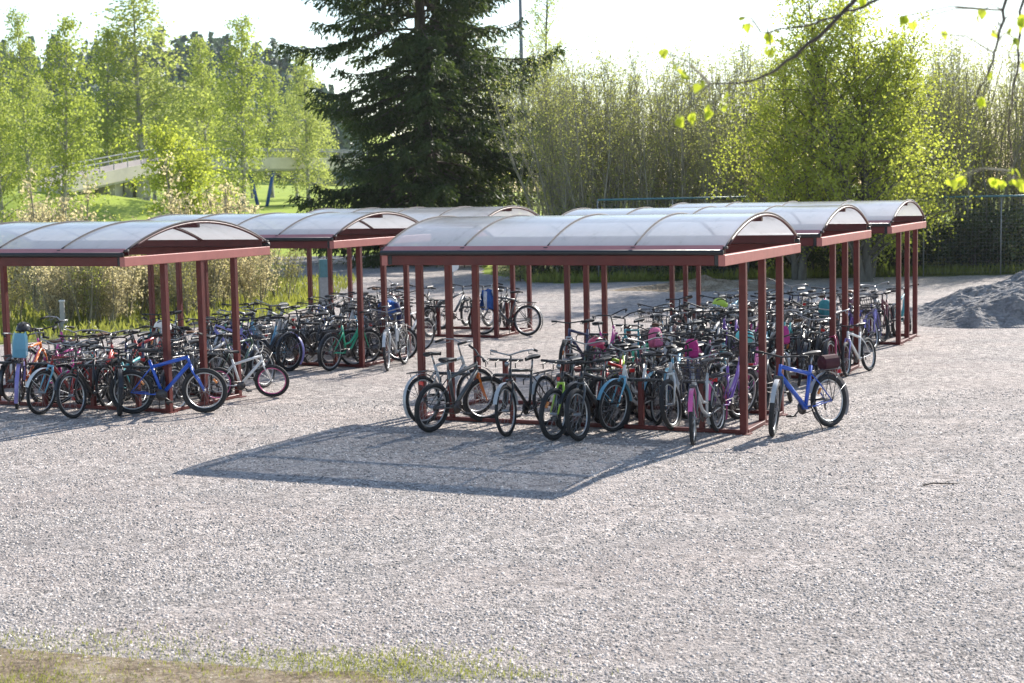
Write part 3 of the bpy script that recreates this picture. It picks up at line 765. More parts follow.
for s, rows in PLAN.items():
    pal = cols[s][:]; k = 0
    OFFS = {('R2', 'front'): 1, ('R3', 'front'): 2, ('L2', 'front'): 3, ('L3', 'front'): 1, ('R2', 'middle'): 2, ('L1', 'middle'): 1}
    for v, us, out, rown in rows:
        us = us[::-1]
        for i, u in enumerate(us):
            col = pal[k % len(pal)]; k += 1
            st = rb.choice(['mtb', 'city', 'step', 'mtb']) if col not in ('pink', 'magenta', 'purple', 'lavender', 'turquoise', 'light_blue') else rb.choice(['step', 'step', 'mtb'])
            kid = rb.random() < (.5 if col in ('pink', 'magenta', 'white', 'light_blue', 'turquoise') else .12)
            op = ''
            if st != 'mtb':
                op = 'mr' + rb.choice(['', 'b', 'l', 'k']) + rb.choice(['', 'f'])
            else: op = rb.choice(['f', 'of', 'm', '', 'k'])
            o_ = out if rb.random() < .75 else not out
            ln = rb.choice([-1, 1]) * rb.uniform(3, 7)
            lab = f"{'small ' if kid else ''}{col.replace('_', ' ')} {KIND[st]}, {ORD[i + OFFS.get((s, rown), 0)]} from sunlit end, {rown} row, {SP[s]}"
            bike_uv(lab, s, u + rb.uniform(-.06, .06), v + rb.uniform(-.14, .14), rb.uniform(-14, 14), o_, style=st, col=col, opts=op, lean=ln, steer=rb.uniform(-24, 24),
                    scale=rb.uniform(.76, .84) if kid else rb.uniform(.95, 1.03), guard=rb.choice(['black', 'black', 'silver', col]),
                    fork=rb.choice([None, None, None, 'black', 'silver', 'white']), saddle=M['leather'] if rb.random() < .12 else None,
                    rim=M['blackplastic'] if rb.random() < .5 else None, bar=M['blackplastic'] if rb.random() < .55 else None)

# ------------------------------------------------------------------ things hung on the bikes
def helmet(label, loc, mat, rz=0, tilt=0):
    root = thing('bike_helmet', label, 'helmet', loc, 0, None); root.rotation_euler = Euler((R(tilt), R(12), rz), 'XYZ')
    mb = MB(); rows = []
    for i in range(8):
        a = R(90 * i / 7); rows.append([])
        for j in range(21):
            w = 2 * math.pi * j / 20; r = math.cos(a) ** .8 if i < 7 else .001
            rows[-1].append((.145 * r * math.cos(w), .11 * r * math.sin(w), .13 * math.sin(a) + (.012 * math.cos(3 * w) if i < 2 else 0)))
    mb.grid(rows); mb.grid([[(x * .86, y * .86, z * .86) for x, y, z in r] for r in rows[:-1]][::-1])
    link('shell', mb.mesh('helmet_shell', mat, True), root)
    for y in (-.055, 0, .055):
        mb = MB(); mb.tube([(.135 * math.cos(R(t)), y, .137 * math.sin(R(t)) * math.sqrt(1 - (y / .125) ** 2)) for t in range(40, 141, 20)], .012, 5)
        link('vent', mb.mesh('helmet_vent', M['blackplastic']), root)
    mb = MB(); mb.tube([(.05, -.10, .0), (.03, -.05, -.13), (.03, .05, -.13), (.05, .10, 0)], .007, 4); link('strap', mb.mesh('helmet_strap', M['blackplastic']), root)

def bag(label, loc, mat, rz=0, s=1.0):
    root = thing('backpack', label, 'backpack', loc, rz); root.scale = (s,) * 3
    mb = MB(); rows = []
    for z, wx, wy in ((-.2, .10, .05), (-.19, .14, .08), (-.05, .15, .10), (.10, .14, .09), (.19, .10, .06), (.215, .04, .02)):
        rows.append([(wx * math.copysign(abs(math.cos(w)) ** .6, math.cos(w)), wy * math.copysign(abs(math.sin(w)) ** .6, math.sin(w)), z) for w in [2 * math.pi * j / 16 for j in range(17)]])
    mb.grid(rows); mb.face(tuple(range(15, -1, -1))); link('body', mb.mesh('backpack_body', mat, True), root)
    mb = MB(); mb.box(-.10, .10, -.135, -.09, -.17, -.01, .02); link('pocket', mb.mesh('backpack_pocket', mat), root)
    for x in (-.08, .08):
        mb = MB(); mb.tube([(x, .08, .17), (x, .15, .05), (x, .09, -.16)], .016, 5, True, .4); link('strap', mb.mesh('backpack_strap', M['blackplastic']), root)

def jacket(label, loc, mat, mat2, rz=0):
    root = thing('jacket', label, 'jacket', loc, rz)
    rng = random.Random(5); mb = MB(); rows = []
    for i in range(13):
        t = -1 + 2 * i / 12; z = .02 - abs(t) * .42; y = math.copysign(min(1, abs(t) * 3) * .05, t) + .02 * math.sin(i * 1.9)
        rows.append([(-.20 + .04 * j + .01 * math.sin(i + j), y + .022 * math.sin(j * 1.7 + i * .5), z - .03 * math.sin(j * .9 + i)) for j in range(11)])
    mb.grid(rows); link('body', mb.mesh('jacket_body', mat, True), root)
    mb = MB(); mb.tube([(.15, -.06, -.02), (.20, -.09, -.2), (.19, -.10, -.42)], [.05, .05, .035], 8, True, .6); link('sleeve', mb.mesh('jacket_sleeve', mat2, True), root)
    mb = MB(); mb.tube([(-.15, -.06, -.02), (-.21, -.09, -.2), (-.2, -.09, -.40)], [.05, .05, .035], 8, True, .6); link('sleeve', mb.mesh('jacket_sleeve', mat2, True), root)

helmet('turquoise helmet hung among the crowded bikes of the front shelter', at('R1', 4.0, 2.2, 1.02), PA['turquoise'], .5, 60)
helmet('white helmet on the bikes before the willow scrub', at('L1', 2.95, 2.15, 1.03), PA['white'], .3)
helmet('black helmet above the light blue child seat at the picture edge', at('L1', 1.62, .38, 1.12), PA['black'], 1.3)
helmet('crimson helmet on the dark bikes of the front shelter', at('R1', 2.2, 1.05, .98), PA['crimson'], .8, 20)
helmet('white helmet beside the jacket, shelter with the green bike', at('L2', 4.05, 2.15, 1.03), PA['white'], .2, 15)
helmet('yellow green helmet lying on a bike behind the front shelter', at('R2', 2.1, 2.1, 1.03), PA['lime'], .2, 10)
helmet('burgundy helmet on a handlebar near the yellow green tree', at('R2', 4.4, 2.2, 1.05), PA['burgundy'], .9, 10)
bag('pink backpack hung in the gap side of the front shelter rear row', at('R1', 2.62, 2.35, .98), FAB['pink'], .6, .7)
bag('magenta backpack hung in the middle of the front shelter crowd', at('R1', 3.45, 1.5, .92), FAB['magenta'], .2, .65)
bag('magenta backpack hung on a bike by the second corner post', at('R2', 4.05, -.95, .80), FAB['magenta'], .4, .7)
bag('teal backpack hung by the second row of corner posts', at('R2', 4.05, 1.9, 1.0), FAB['teal'], .4, .75)
jacket('blue and white jacket slung over a bike before the spruce', at('L3', 4.25, .35, 1.0), FAB['blue'], FAB['white'], 1.0)
jacket('blue jacket slung over a handlebar beyond the green bike', at('L2', 4.2, 1.8, 1.05), FAB['blue'], FAB['navy'], .5)

# ------------------------------------------------------------------ gravel heap and bank
def heap(name, cx, cy, rx, ry, h, mat, seed, lumps=170, **props):
    rng = np.random.default_rng(seed)
    n = 150; g = np.linspace(-1.15, 1.15, n + 1); A, B = np.meshgrid(g, g, indexing='ij')
    r0 = np.hypot(A, B); th = np.arctan2(B, A)
    edge = 1 + .10 * np.sin(3 * th + seed) + .07 * np.sin(7 * th + 2 * seed)
    q = r0 / edge
    Z = h * np.minimum(np.clip(1 - q, 0, 1) * 1.12, .90 + .08 * np.sin(A * 4 + seed))
    X, Y = cx + A * rx, cy + B * ry; m = np.clip(Z * 5, 0, 1)
    for _ in range(lumps):
        x, y = cx + rng.uniform(-1, 1) * rx, cy + rng.uniform(-1, 1) * ry; s_ = rng.uniform(.10, .42)
        Z = Z + m * rng.choice([-1, 1, 1]) * rng.uniform(.25, .5) * s_ * np.exp(-((X - x) ** 2 + (Y - y) ** 2) / s_ ** 2)
    Z = Z + m * rng.normal(0, .016, Z.shape) - .02 * (q > 1)
    mb = MB(); mb.grid([[(X[i, j], Y[i, j], Z[i, j]) for j in range(n + 1)] for i in range(n, -1, -1)])
    o = link(name, mb.mesh(name, mat, False))
    for k, v in props.items(): o[k] = v
    return o
heap('gravel_heap', 14.6, 37.0, 5.8, 3.8, 1.5, M['heap'], 3, category='gravel heap', label='grey heap of crushed gravel beside the shelters')
heap('gravel_heap', 14.8, 34.8, 4.4, 2.2, .95, M['heap'], 8, category='gravel heap', label='lower grey gravel heap spilling in front of the larger heap')
heap('grass_bank', 6.0, 49.0, 2.6, 1.6, .28, M['dirt'], 5, 30, kind='structure')

# ------------------------------------------------------------------ trees
def bend(rng, p0, d0, L, n, droop, wob):
    """points of a limb that starts at p0 along d0 and droops"""
    pts = [np.array(p0, float)]; d = np.array(d0, float); d /= np.linalg.norm(d)
    for i in range(n):
        d = d + np.array([rng.normal(0, wob), rng.normal(0, wob), rng.normal(0, wob) * .6 - droop / n])
        d /= np.linalg.norm(d); pts.append(pts[-1] + d * L / n)
    return np.array(pts)

def tree_meshes(tag, seed, H, r0, base, nl, llen, up, droop, ntw, twl, twdroop, nleaf, lsize, mats, wid=.6, hang=.5, trunk_wob=.02, prof=None, spread=.12, seg=7, stems=1, twr=.006):
    rng = np.random.default_rng(seed); T, K = QM(), QM(); lc, la, ls = [], [], []
    for s_ in range(stems):
        a0 = rng.random() * 6.28; off = (0 if stems == 1 else .12 + .25 * rng.random())
        tilt = 0 if stems == 1 else rng.uniform(.05, .32)
        Hs = H * (1 if s_ == 0 else rng.uniform(.7, 1))
        n = 12; d = (math.cos(a0) * tilt, math.sin(a0) * tilt, 1)
        tp = bend(rng, (math.cos(a0) * off, math.sin(a0) * off, -.1), d, Hs + .1, n, -.15 * tilt, trunk_wob)
        rr = r0 * (1 - np.linspace(0, 1, n + 1)) ** .9 + .008; rr[0] *= 1.25
        T.tube(tp, rr, seg)
        for i in range(nl):
            t = base + (1 - base) * ((i + rng.random()) / nl) ** .95
            t = min(t, .985)
            k = t * n; j = min(int(k), n - 1); p = tp[j] + (tp[j + 1] - tp[j]) * (k - j)
            az = i * 2.4 + rng.normal(0, .4); u = (t - base) / (1 - base)
            L = llen * (prof(u) if prof else (1 - u) ** .8 + .12) * rng.uniform(.65, 1.15)
            el = R(up) + rng.normal(0, .15) + .25 * u
            dd = (math.cos(az) * math.cos(el), math.sin(az) * math.cos(el), math.sin(el))
            lp = bend(rng, p, dd, L, 5, droop, .10)
            T.tube(lp, np.linspace(max(.10 * r0, r0 * .32 * (1 - u * .7)), .006, 6), 5)
            for m in range(max(2, int(ntw * (.2 + .8 * min(1.2, L / llen))))):
                q = rng.uniform(.18, 1) * 5; jj = min(int(q), 4); b = lp[jj] + (lp[jj + 1] - lp[jj]) * (q - jj)
                dirn = (lp[jj + 1] - lp[jj]); dirn /= np.linalg.norm(dirn) + 1e-9
                dd = dirn * .6 + rng.normal(0, .55, 3)
                l2 = twl * rng.uniform(.5, 1.3) * (.5 + .5 * min(1, L / llen))
                tw = bend(rng, b, dd, l2, 4, twdroop, .14)
                K.tube(tw, np.linspace(twr, twr * .4, 5), 3, 0)
                f = rng.random(nleaf) * 4; fj = np.minimum(f.astype(int), 3)
                c = tw[fj] + (tw[fj + 1] - tw[fj]) * (f - fj)[:, None] + rng.normal(0, spread, (nleaf, 3))
                lc.append(c); la.append(rng.normal(0, .8, (nleaf, 3)) + np.array([0, 0, -hang])); ls.append(lsize * rng.uniform(.6, 1.25, nleaf))
    if lc:
        K.leaves(np.concatenate(lc), np.concatenate(la), np.concatenate(ls), rng, wid, 1)
    return T.mesh('trunk_' + tag, [mats[0]], True), K.mesh('crown_' + tag, [mats[1], mats[2]])

def plant(name, label, cat, pair, loc, rz=0, sc=1.0, group=None, szz=None, trunk='trunk', crown='crown'):
    o = thing(name, label, cat, loc, rz, group); o.scale = (sc, sc, szz or sc)
    link(trunk, pair[0], o); link(crown, pair[1], o)
    return o

# birches across the lawn
BIR = [tree_meshes('birch%d' % i, 40 + i, 14, .17, .12, 52, 3.3, 52, .9, 10, 1.6, 2.2, 20, .19, (M['birch_bark'], M['twig'], M[lf]), wid=.75, hang=.8,
                   prof=lambda u: (.40 + .62 * math.sin(math.pi * min(1, u * .85 + .16))) * (1 - .45 * u), spread=.2) for i, lf in enumerate(('birch_leaf', 'birch_leaf', 'pale_leaf'))]
def px(x, Y): return (x - 512) / 1587.06 * Y
BT = [(8, 95, 12.6, 0, 'tall leafy birch at the picture edge before the lawn', 1.0), (68, 96, 13.3, 1, 'broad tall birch with a dense dark green heart beside the bridge ramp', 1.15),
      (152, 136, 18.6, 2, 'tall airy birch with thin top rising above the bridge', 1.45), (247, 118, 14.2, 0, 'narrow birch with double thin top over the blue bridge legs', 1.15),
      (312, 128, 12.4, 2, 'pale green birch partly behind the spruce branches', 1.1), (112, 135, 14.5, 1, 'dim birch between the broad birch and the airy birch', 1.1),
      (212, 140, 14.6, 0, 'birch standing behind the round lime bush tree', 1.1), (-30, 100, 13.5, 2, 'birch just outside the picture edge', 1.2), (36, 120, 14.0, 0, 'birch half hidden between the two tallest ones at the edge', .9)]
for x, Y, h, k, lab, wd in BT:
    X = px(x, Y); z = float(terrain(X, Y)); s = h / 14
    o = plant('birch_tree', lab, 'tree', BIR[k], (X, Y, z - .1), x * .7, s * wd, 'birches on the lawn', s)
rf = random.Random(8)
for i in range(16):
    Y = rf.uniform(150, 190); X = px(-20 + i * 23 + rf.uniform(-8, 8), Y); s = rf.uniform(.60, .88) * Y / 150
    plant('birch_tree', 'distant pale green tree in the row beyond the footbridge', 'tree', BIR[rf.randrange(3)], (X, Y, float(terrain(X, Y)) - .1), rf.random() * 6, s * 1.15, 'distant trees beyond the footbridge', s)
LB = tree_meshes('lime_bush', 61, 6, .10, .05, 26, 2.6, 45, .5, 9, 1.0, .8, 14, .17, (M['grey_bark'], M['twig'], M['lime_leaf']), wid=.8, stems=3, prof=lambda u: .6 + .5 * math.sin(math.pi * min(1, u + .1)))
X = px(196, 92); plant('small_tree', 'rounded lime green small tree in front of the footbridge', 'tree', LB, (X, 92, float(terrain(X, 92)) - .1), .4, 1.12)
# airy tree far beyond the thicket, and a conifer tip
plant('birch_tree', 'thin pale birch rising beyond the thicket next to the light mast', 'tree', tree_meshes('far_birch', 66, 16.5, .16, .3, 44, 2.6, 55, .8, 9, 1.4, 1.6, 17, .15, (M['grey_bark'], M['twig'], M['pale_leaf'])), (px(551, 95), 95, 0), .3, 1.0)

# big yellow green tree
BIG = tree_meshes('maple', 70, 9.6, .16, .06, 74, 4.0, 46, .55, 12, 1.25, .5, 20, .105, (M['grey_bark'], M['twig'], M['lime_leaf']), wid=.8, hang=.4, stems=2,
                  prof=lambda u: (.75 + .45 * math.sin(math.pi * min(1, u * .9 + .15))) * (1 - .72 * u), spread=.14)
plant('maple_tree', 'large yellow green tree in fresh leaf behind the shelters', 'tree', BIG, (px(872, 50.5), 50.5, 0), .6, .98)
plant('maple_tree', 'smaller yellow green tree leaning against the large one', 'tree', BIG, (px(800, 52.5), 52.5, 0), 2.6, .80)
plant('maple_tree', 'yellow green tree between the large one and the gravel heap', 'tree', BIG, (px(864, 52.5), 52.5, 0), 4.1, .84)

# spruce
def spruce():
    rng = np.random.default_rng(5); T, K = QM(), QM(); H = 22.0
    tp = np.array([[.05 * math.sin(z * .5), .05 * math.cos(z * .4), z] for z in np.linspace(-.1, H, 16)]); T.tube(tp, .27 * (1 - np.linspace(0, 1, 16)) + .015, 9)
    lc, la, ls = [], [], []
    z = .9
    while z < H - .3:
        u = z / H
        Lz = 5.5 * (1 - u) ** .74 * (1 - .2 * math.exp(-z * .6))
        k = 9 if z < 12 else 5
        for i in range(k):
            az = rng.random() * 6.28; L = Lz * rng.choice([.55, .75, .9, 1.0, 1.12]) * rng.uniform(.85, 1.08)
            el = R(-4 + 26 * u) + rng.normal(0, .10)
            n = 8; pts = [np.array([0, 0, z + rng.normal(0, .12)])]
            a = az
            for j in range(n):
                e = el - .42 * math.sin(math.pi * min(1, j / n * 1.15)) + .38 * (j / n) ** 2
                a += rng.normal(0, .05)
                pts.append(pts[-1] + np.array([math.cos(a) * math.cos(e), math.sin(a) * math.cos(e), math.sin(e)]) * L / n)
            lp = np.array(pts); T.tube(lp, np.linspace(.045, .008, n + 1), 4)
            side = np.array([-math.sin(az), math.cos(az), 0])
            ns = int(L * 30)
            for m in range(ns):
                f = rng.uniform(.22, 1.0) ** .8; q = f * n; jj = min(int(q), n - 1); b = lp[jj] + (lp[jj + 1] - lp[jj]) * (q - jj)
                sg = rng.choice([-1, 1]); out = np.array([math.cos(az), math.sin(az), 0])
                l2 = (.25 + .75 * (1 - f)) * .32 * L * rng.uniform(.5, 1.1)
                d = side * sg * rng.uniform(.5, 1.0) + out * .6 + np.array([0, 0, rng.uniform(-.75, .05)]); d /= np.linalg.norm(d)
                nn = max(3, int(l2 / .075)); tt = np.linspace(0, 1, nn)
                c = b + d * (tt * l2)[:, None] + np.array([0, 0, -.22]) * (tt ** 2 * l2)[:, None] + rng.normal(0, .03, (nn, 3))
                lc.append(c); la.append(d * .9 + np.array([0, 0, -.45]) + rng.normal(0, .45, (nn, 3))); ls.append(rng.uniform(.11, .25, nn))
        z += .36 + .10 * rng.random()
    K.leaves(np.concatenate(lc), np.concatenate(la), np.concatenate(ls), rng, .30, 0, fold=.15)
    return T.mesh('spruce_trunk', [M['brown_bark']], True), K.mesh('spruce_crown', [M['spruce']])
plant('spruce_tree', 'very big dark spruce with drooping branches behind the shelters', 'tree', spruce(), (px(428, 70), 70, 0), .4, 1.33)

# thicket of tall thin saplings
SAP = [tree_meshes('sapling%d' % i, 80 + i, 8.2, .055, .20, 22, 1.9, 60, -.25, 6, .8, -.1, 5, .085, (M['sap_bark'], M['twig'], M['bud_leaf']), wid=.7, hang=-.3, trunk_wob=.03, seg=5,
                   prof=lambda u: .55 + .5 * math.sin(math.pi * min(1, u + .15)), spread=.07, stems=2 if i % 2 else 1, twr=.007) for i in range(7)]
rt = random.Random(33)
LABS = 'slender grey sapling in the dense bare thicket behind the shelters'
def sapling(X, Y, s):
    o = plant('sapling_tree', LABS, 'tree', SAP[rt.randrange(7)], (X, Y, 0), rt.random() * 6.28, s * rt.uniform(.9, 1.1), 'slender saplings of the thicket', s)
for i in range(150):
    Y = rt.uniform(56, 66); X = rt.uniform(px(552, Y), px(770, Y)); sapling(X, Y, rt.uniform(.64, .97) * Y / 60)
for i in range(45):
    Y = rt.uniform(76, 88); X = rt.uniform(px(430, Y), px(575, Y)); sapling(X, Y, rt.uniform(.76, .98) * Y / 62)
for i in range(80):
    Y = rt.uniform(55, 66); X = rt.uniform(px(905, Y), px(1060, Y)); sapling(X, Y, rt.uniform(.66, 1.0) * Y / 60)
for i in range(24):
    Y = rt.uniform(57, 66); X = rt.uniform(px(770, Y), px(905, Y)); sapling(X, Y, rt.uniform(.74, .92) * Y / 60)
# dark bushes at the thicket foot
BUSH = [tree_meshes('bush%d' % i, 120 + i, 1.7, .03, .05, 10, 1.1, 40, .2, 7, .55, .3, 11, .10, (M['brown_bark'], M['twig'], M[lf]), wid=.75, stems=4, spread=.10, seg=4) for i, lf in enumerate(('dark_leaf', 'dark_leaf', 'scrub_leaf'))]
for i in range(44):
    X = rt.uniform(-.2, 21) if i < 34 else rt.uniform(12, 21); Y = rt.uniform(54, 57.5)
    plant('bush', 'low leafy bush in the shade along the thicket foot', 'bush', BUSH[rt.randrange(3)], (X, Y, 0), rt.random() * 6.28, rt.uniform(.8, 1.35), 'bushes along the thicket foot')
# willow scrub behind the left hand shelters
SCR = [tree_meshes('scrub%d' % i, 140 + i, 3.0, .03, .04, 12, 1.2, 62, .0, 6, .7, .1, 8 if i < 3 else 11, .075 if i < 3 else .095, (M['twig'], M['twig'], M[lf]), wid=.6, stems=6, spread=.07, seg=4, twr=.006) for i, lf in enumerate(('scrub_leaf', 'scrub_leaf', 'bud_leaf', 'dry_leaf'))]
for i in range(46):
    Y = rt.uniform(36.5, 52); X = rt.uniform(px(-30, Y), px(300, Y))
    if X > -6.6 - (.0 if Y > 42 else 1.5): X -= 3
    if Y < 38.5 and X > -11: Y += 3
    plant('willow_bush', 'twiggy olive willow bush in the scrub strip behind the shelters', 'bush', SCR[rt.randrange(4)], (X, Y, 0), rt.random() * 6.28, rt.uniform(.55, .85), 'willow bushes of the scrub strip')
for x, Y, s, lab in [(40, 43.5, 1.2, 'tall straw coloured willow bush showing over the shelter roof near the picture edge'), (74, 44.5, 1.15, 'straw coloured bush beside the green lawn, above the shelter roof'), (208, 46, 1.3, 'bare pinkish twiggy bush under the round lime tree'), (228, 47, 1.05, 'straw coloured twiggy bush before the blue bridge legs')]:
    plant('dry_bush', lab, 'bush', SCR[3], (px(x, Y), Y, 0), x, s)

# distant wood on the hill: reads as one mass
def forest():
    rng = np.random.default_rng(77); q = QM()
    for i in range(420):
        Y = rng.uniform(300, 430); X = rng.uniform(px(-40, Y), px(360, Y)); h = rng.uniform(9, 15); b = float(terrain(X, Y))
        n = 46; t = rng.random(n) ** 1.3; r = (1 - t) * h * .20 + .2; a = rng.random(n) * 6.28
        c = np.stack([X + r * np.cos(a), Y + r * np.sin(a), b + h * (.08 + .92 * t)], 1)
        ax = np.stack([np.cos(a), np.sin(a), np.full(n, -.7)], 1)
        q.leaves(c - ax * .8, ax, rng.uniform(1.6, 3.0, n), rng, .8, 0)
        q.tube(np.array([[X, Y, b], [X, Y, b + h]]), [.25, .05], 4, 0)
    link('distant_forest', q.mesh('distant_forest', [M['far_leaf']]), kind='stuff')
forest()

# overhanging tree beside the camera: only its twigs hang into the picture
def overhang():
    root = thing('linden_tree', 'near tree of which only thin twigs with fresh leaves hang into view', 'tree', (4.3, 7.6, 0))
    rng = np.random.default_rng(12)
    def wp(x, y, Y):    # a point Y metres ahead, in the tree's own frame
        xx, yy = x - 512, y - 341.5; cr, sr = math.cos(.0199), math.sin(.0199); xx, yy = xx * cr - yy * sr, xx * sr + yy * cr
        c, s = math.cos(.096), math.sin(.096); v = np.array([xx / 1587.06, c - yy / 1587.06 * s, -s - yy / 1587.06 * c]); v = v * (Y / v[1])
        return v + np.array([-4.3, -7.6, 3.1862])
    T = QM(); T.tube(np.array([[0, 0, -.1], [.03, .02, 1.5], [-.03, .05, 3.2], [.05, 0, 5.0], [0, 0, 7.0], [.05, .05, 9]]), [.16, .13, .115, .10, .07, .02], 10)
    link('trunk', T.mesh('linden_trunk', [M['brown_bark']], True), root)
    def branch(path, rad, leafs):
        P = [np.array([0.0, 0.0, path[0]])] + [np.array(p, float) for p in path[1]]
        # Catmull smoothing
        Q = []
        for i in range(len(P) - 1):
            p0, p1, p2, p3 = P[max(i - 1, 0)], P[i], P[i + 1], P[min(i + 2, len(P) - 1)]
            for t in np.linspace(0, 1, 5, endpoint=False): Q.append(.5 * (2 * p1 + (p2 - p0) * t + (2 * p0 - 5 * p1 + 4 * p2 - p3) * t * t + (3 * p1 - p0 - 3 * p2 + p3) * t ** 3))
        Q.append(P[-1]); Q = np.array(Q); Q[1:] += rng.normal(0, .004, Q[1:].shape)
        T = QM(); rr = np.linspace(rad, .0025, len(Q)); T.tube(Q, rr, 6)
        b = link('branch', T.mesh('branch', [M['brown_bark']], True), root)
        L = QM()
        for lp in leafs:
            lp = np.array(lp); j = int(np.argmin(np.linalg.norm(Q - lp, axis=1) + (np.arange(len(Q)) < 6) * 9))
            a = Q[j]; m = (a + lp) / 2 + np.array([0, 0, .03])
            L.tube(np.array([a, m, lp]), [.004, .0032, .0025], 4, 0)
            k = rng.integers(2, 4)
            for _ in range(k):
                s = rng.uniform(.030, .050)
                ax = np.array([rng.normal(0, .5), rng.normal(0, .5), -1 + rng.normal(0, .35)]); ax /= np.linalg.norm(ax)
                bb = np.cross(ax, rng.normal(size=3)); bb /= np.linalg.norm(bb); nn = np.cross(ax, bb)
                prof = [(0, .10), (.15, .42), (.40, .50), (.70, .30), (1.0, .02)]
                o = lp + rng.normal(0, .008, 3); V = []
                for t, w in prof:
                    cc = o + ax * s * t - nn * s * .45 * t * t
                    V += [cc - bb * s * w + nn * s * .12, cc, cc + bb * s * w + nn * s * .12]
                F = [[3 * i + c, 3 * i + c + 1, 3 * i + c + 4, 3 * i + c + 3] for i in range(4) for c in (0, 1)]
                L.add(np.array(V), np.array(F), 1)
        link('leaves', L.mesh('leaf_spray', [M['twig'], M['near_leaf']]), b)
    Y = 7.0
    branch((4.6, [wp(1100, -260, Y + .3), wp(960, -110, Y + .1), wp(872, -22, Y), wp(846, 10, Y), wp(802, 50, Y), wp(770, 72, Y), wp(738, 83, Y), wp(708, 84, Y)]), .017,
           [wp(x, y, Y + d) for x, y, d in ((700, 82, 0), (729, 94, .03), (719, 102, -.05), (710, 108, .05), (692, 115, .0), (680, 118, -.1), (686, 72, .1), (678, 64, -.05), (664, 52, .05))])
    branch((4.9, [wp(1080, -300, Y + .6), wp(960, -60, Y + .7), wp(880, -2, Y + .6), wp(840, 14, Y + .6), wp(800, 27, Y + .6), wp(760, 32, Y + .6)]), .013,
           [wp(x, y, Y + .6 + d) for x, y, d in ((742, 17, 0), (748, 24, .05), (768, 33, 0), (770, 42, .1), (771, 48, 0), (783, 39, -.1), (804, 33, .05), (862, -2, 0))])
    branch((4.7, [wp(1110, -200, Y - .2), wp(1030, -90, Y - .3), wp(1006, 0, Y - .3), wp(998, 40, Y - .3), wp(988, 74, Y - .3), wp(968, 110, Y - .3)]), .013,
           [wp(x, y, Y - .3 + d) for x, y, d in ((981, 12, 0), (996, 30, .05), (1008, 26, 0), (1014, 38, -.05), (1019, 20, 0), (990, 73, 0), (982, 98, 0), (940, 34, .2), (903, 16, .3), (914, 20, .3))])
    branch((4.3, [wp(1130, -100, Y + .2), wp(1050, -80, Y + .1), wp(1023, 0, Y), wp(1018, 60, Y), wp(1010, 120, Y), wp(1012, 180, Y)]), .012,
           [wp(x, y, Y + d) for x, y, d in ((1006, 183, 0), (1018, 183, .1), (995, 178, 0), (1012, 168, .1), (963, 178, .1), (949, 180, 0), (1022, 60, 0))])
overhang()

# ------------------------------------------------------------------ footbridge
def bridge():
    root = thing('footbridge', 'pale footbridge with railings and blue V-shaped legs beyond the lawn', 'bridge')
    A, B, Cc, E_ = Vector((px(60, 112), 112, 4.0)), Vector((px(170, 122), 122, 5.6)), Vector((px(320, 132), 132, 5.5)), Vector((px(420, 140), 140, 5.3))
    P = [A, B, Cc, E_]
    # finer centre line
    L = []
    for i in range(3):
        for t in range(8): L.append(P[i].lerp(P[i + 1], t / 8))
    L.append(E_)
    def strip(off0, off1, z0, z1, fz=None):
        mb = MB(); rows = []
        for i, p in enumerate(L):
            t = (L[min(i + 1, len(L) - 1)] - L[max(i - 1, 0)]); n = Vector((-t.y, t.x, 0)).normalized()
            a, b = p + n * off0, p + n * off1
            rows.append([(a.x, a.y, a.z + z0), (b.x, b.y, b.z + z0), (b.x, b.y, b.z + z1), (a.x, a.y, a.z + z1), (a.x, a.y, a.z + z0)])
        mb.grid(rows); mb.face((0, 1, 2, 3)); k = 5 * (len(L) - 1); mb.face((k + 3, k + 2, k + 1, k)); return mb
    link('deck', strip(-1.6, 1.6, -.55, -.05).mesh('deck', M['concrete']), root)
    for s in (-1, 1):
        link('parapet', strip(s * 1.6 - .07, s * 1.6 + .07, -.4, .5).mesh('parapet', M['bridge_panel']), root)
        mb = MB()
        pts = []
        for i, p in enumerate(L):
            t = (L[min(i + 1, len(L) - 1)] - L[max(i - 1, 0)]); n = Vector((-t.y, t.x, 0)).normalized(); q = p + n * s * 1.6
            pts.append(q + Vector((0, 0, 1.15))); mb.tube([q + Vector((0, 0, .5)), q + Vector((0, 0, 1.15))], .04, 5)
        mb.tube(pts, .05, 6); link('railing', mb.mesh('railing', M['grey_steel']), root)
    # abutment with pillars
    zt = float(terrain(A.x, 112))
    mb = MB(); mb.box(px(112, 116) - 1.2, px(112, 116) + .8, 115.2, 118.4, zt - .5, 4.2, .05); link('abutment', mb.mesh('abutment', M['concrete']), root)
    for x in (136, 148):
        mb = MB(); X = px(x, 118.5); mb.box(X - .28, X + .28, 117.6, 119.4, zt - .5, 4.75, .05); link('pillar', mb.mesh('pillar', M['concrete']), root)
    zg = float(terrain(px(268, 128), 128))
    for yo in (-1.0,):
        for x0, x1 in ((264, 257), (272, 280)):
            mb = MB(); mb.tube([(px(x0, 128.5), 128.5 + yo, zg - .2), (px(x1, 128.5), 128.5 + yo, 5.0)], .14, 8); link('leg', mb.mesh('leg', M['bridge_blue'], True), root)
bridge()

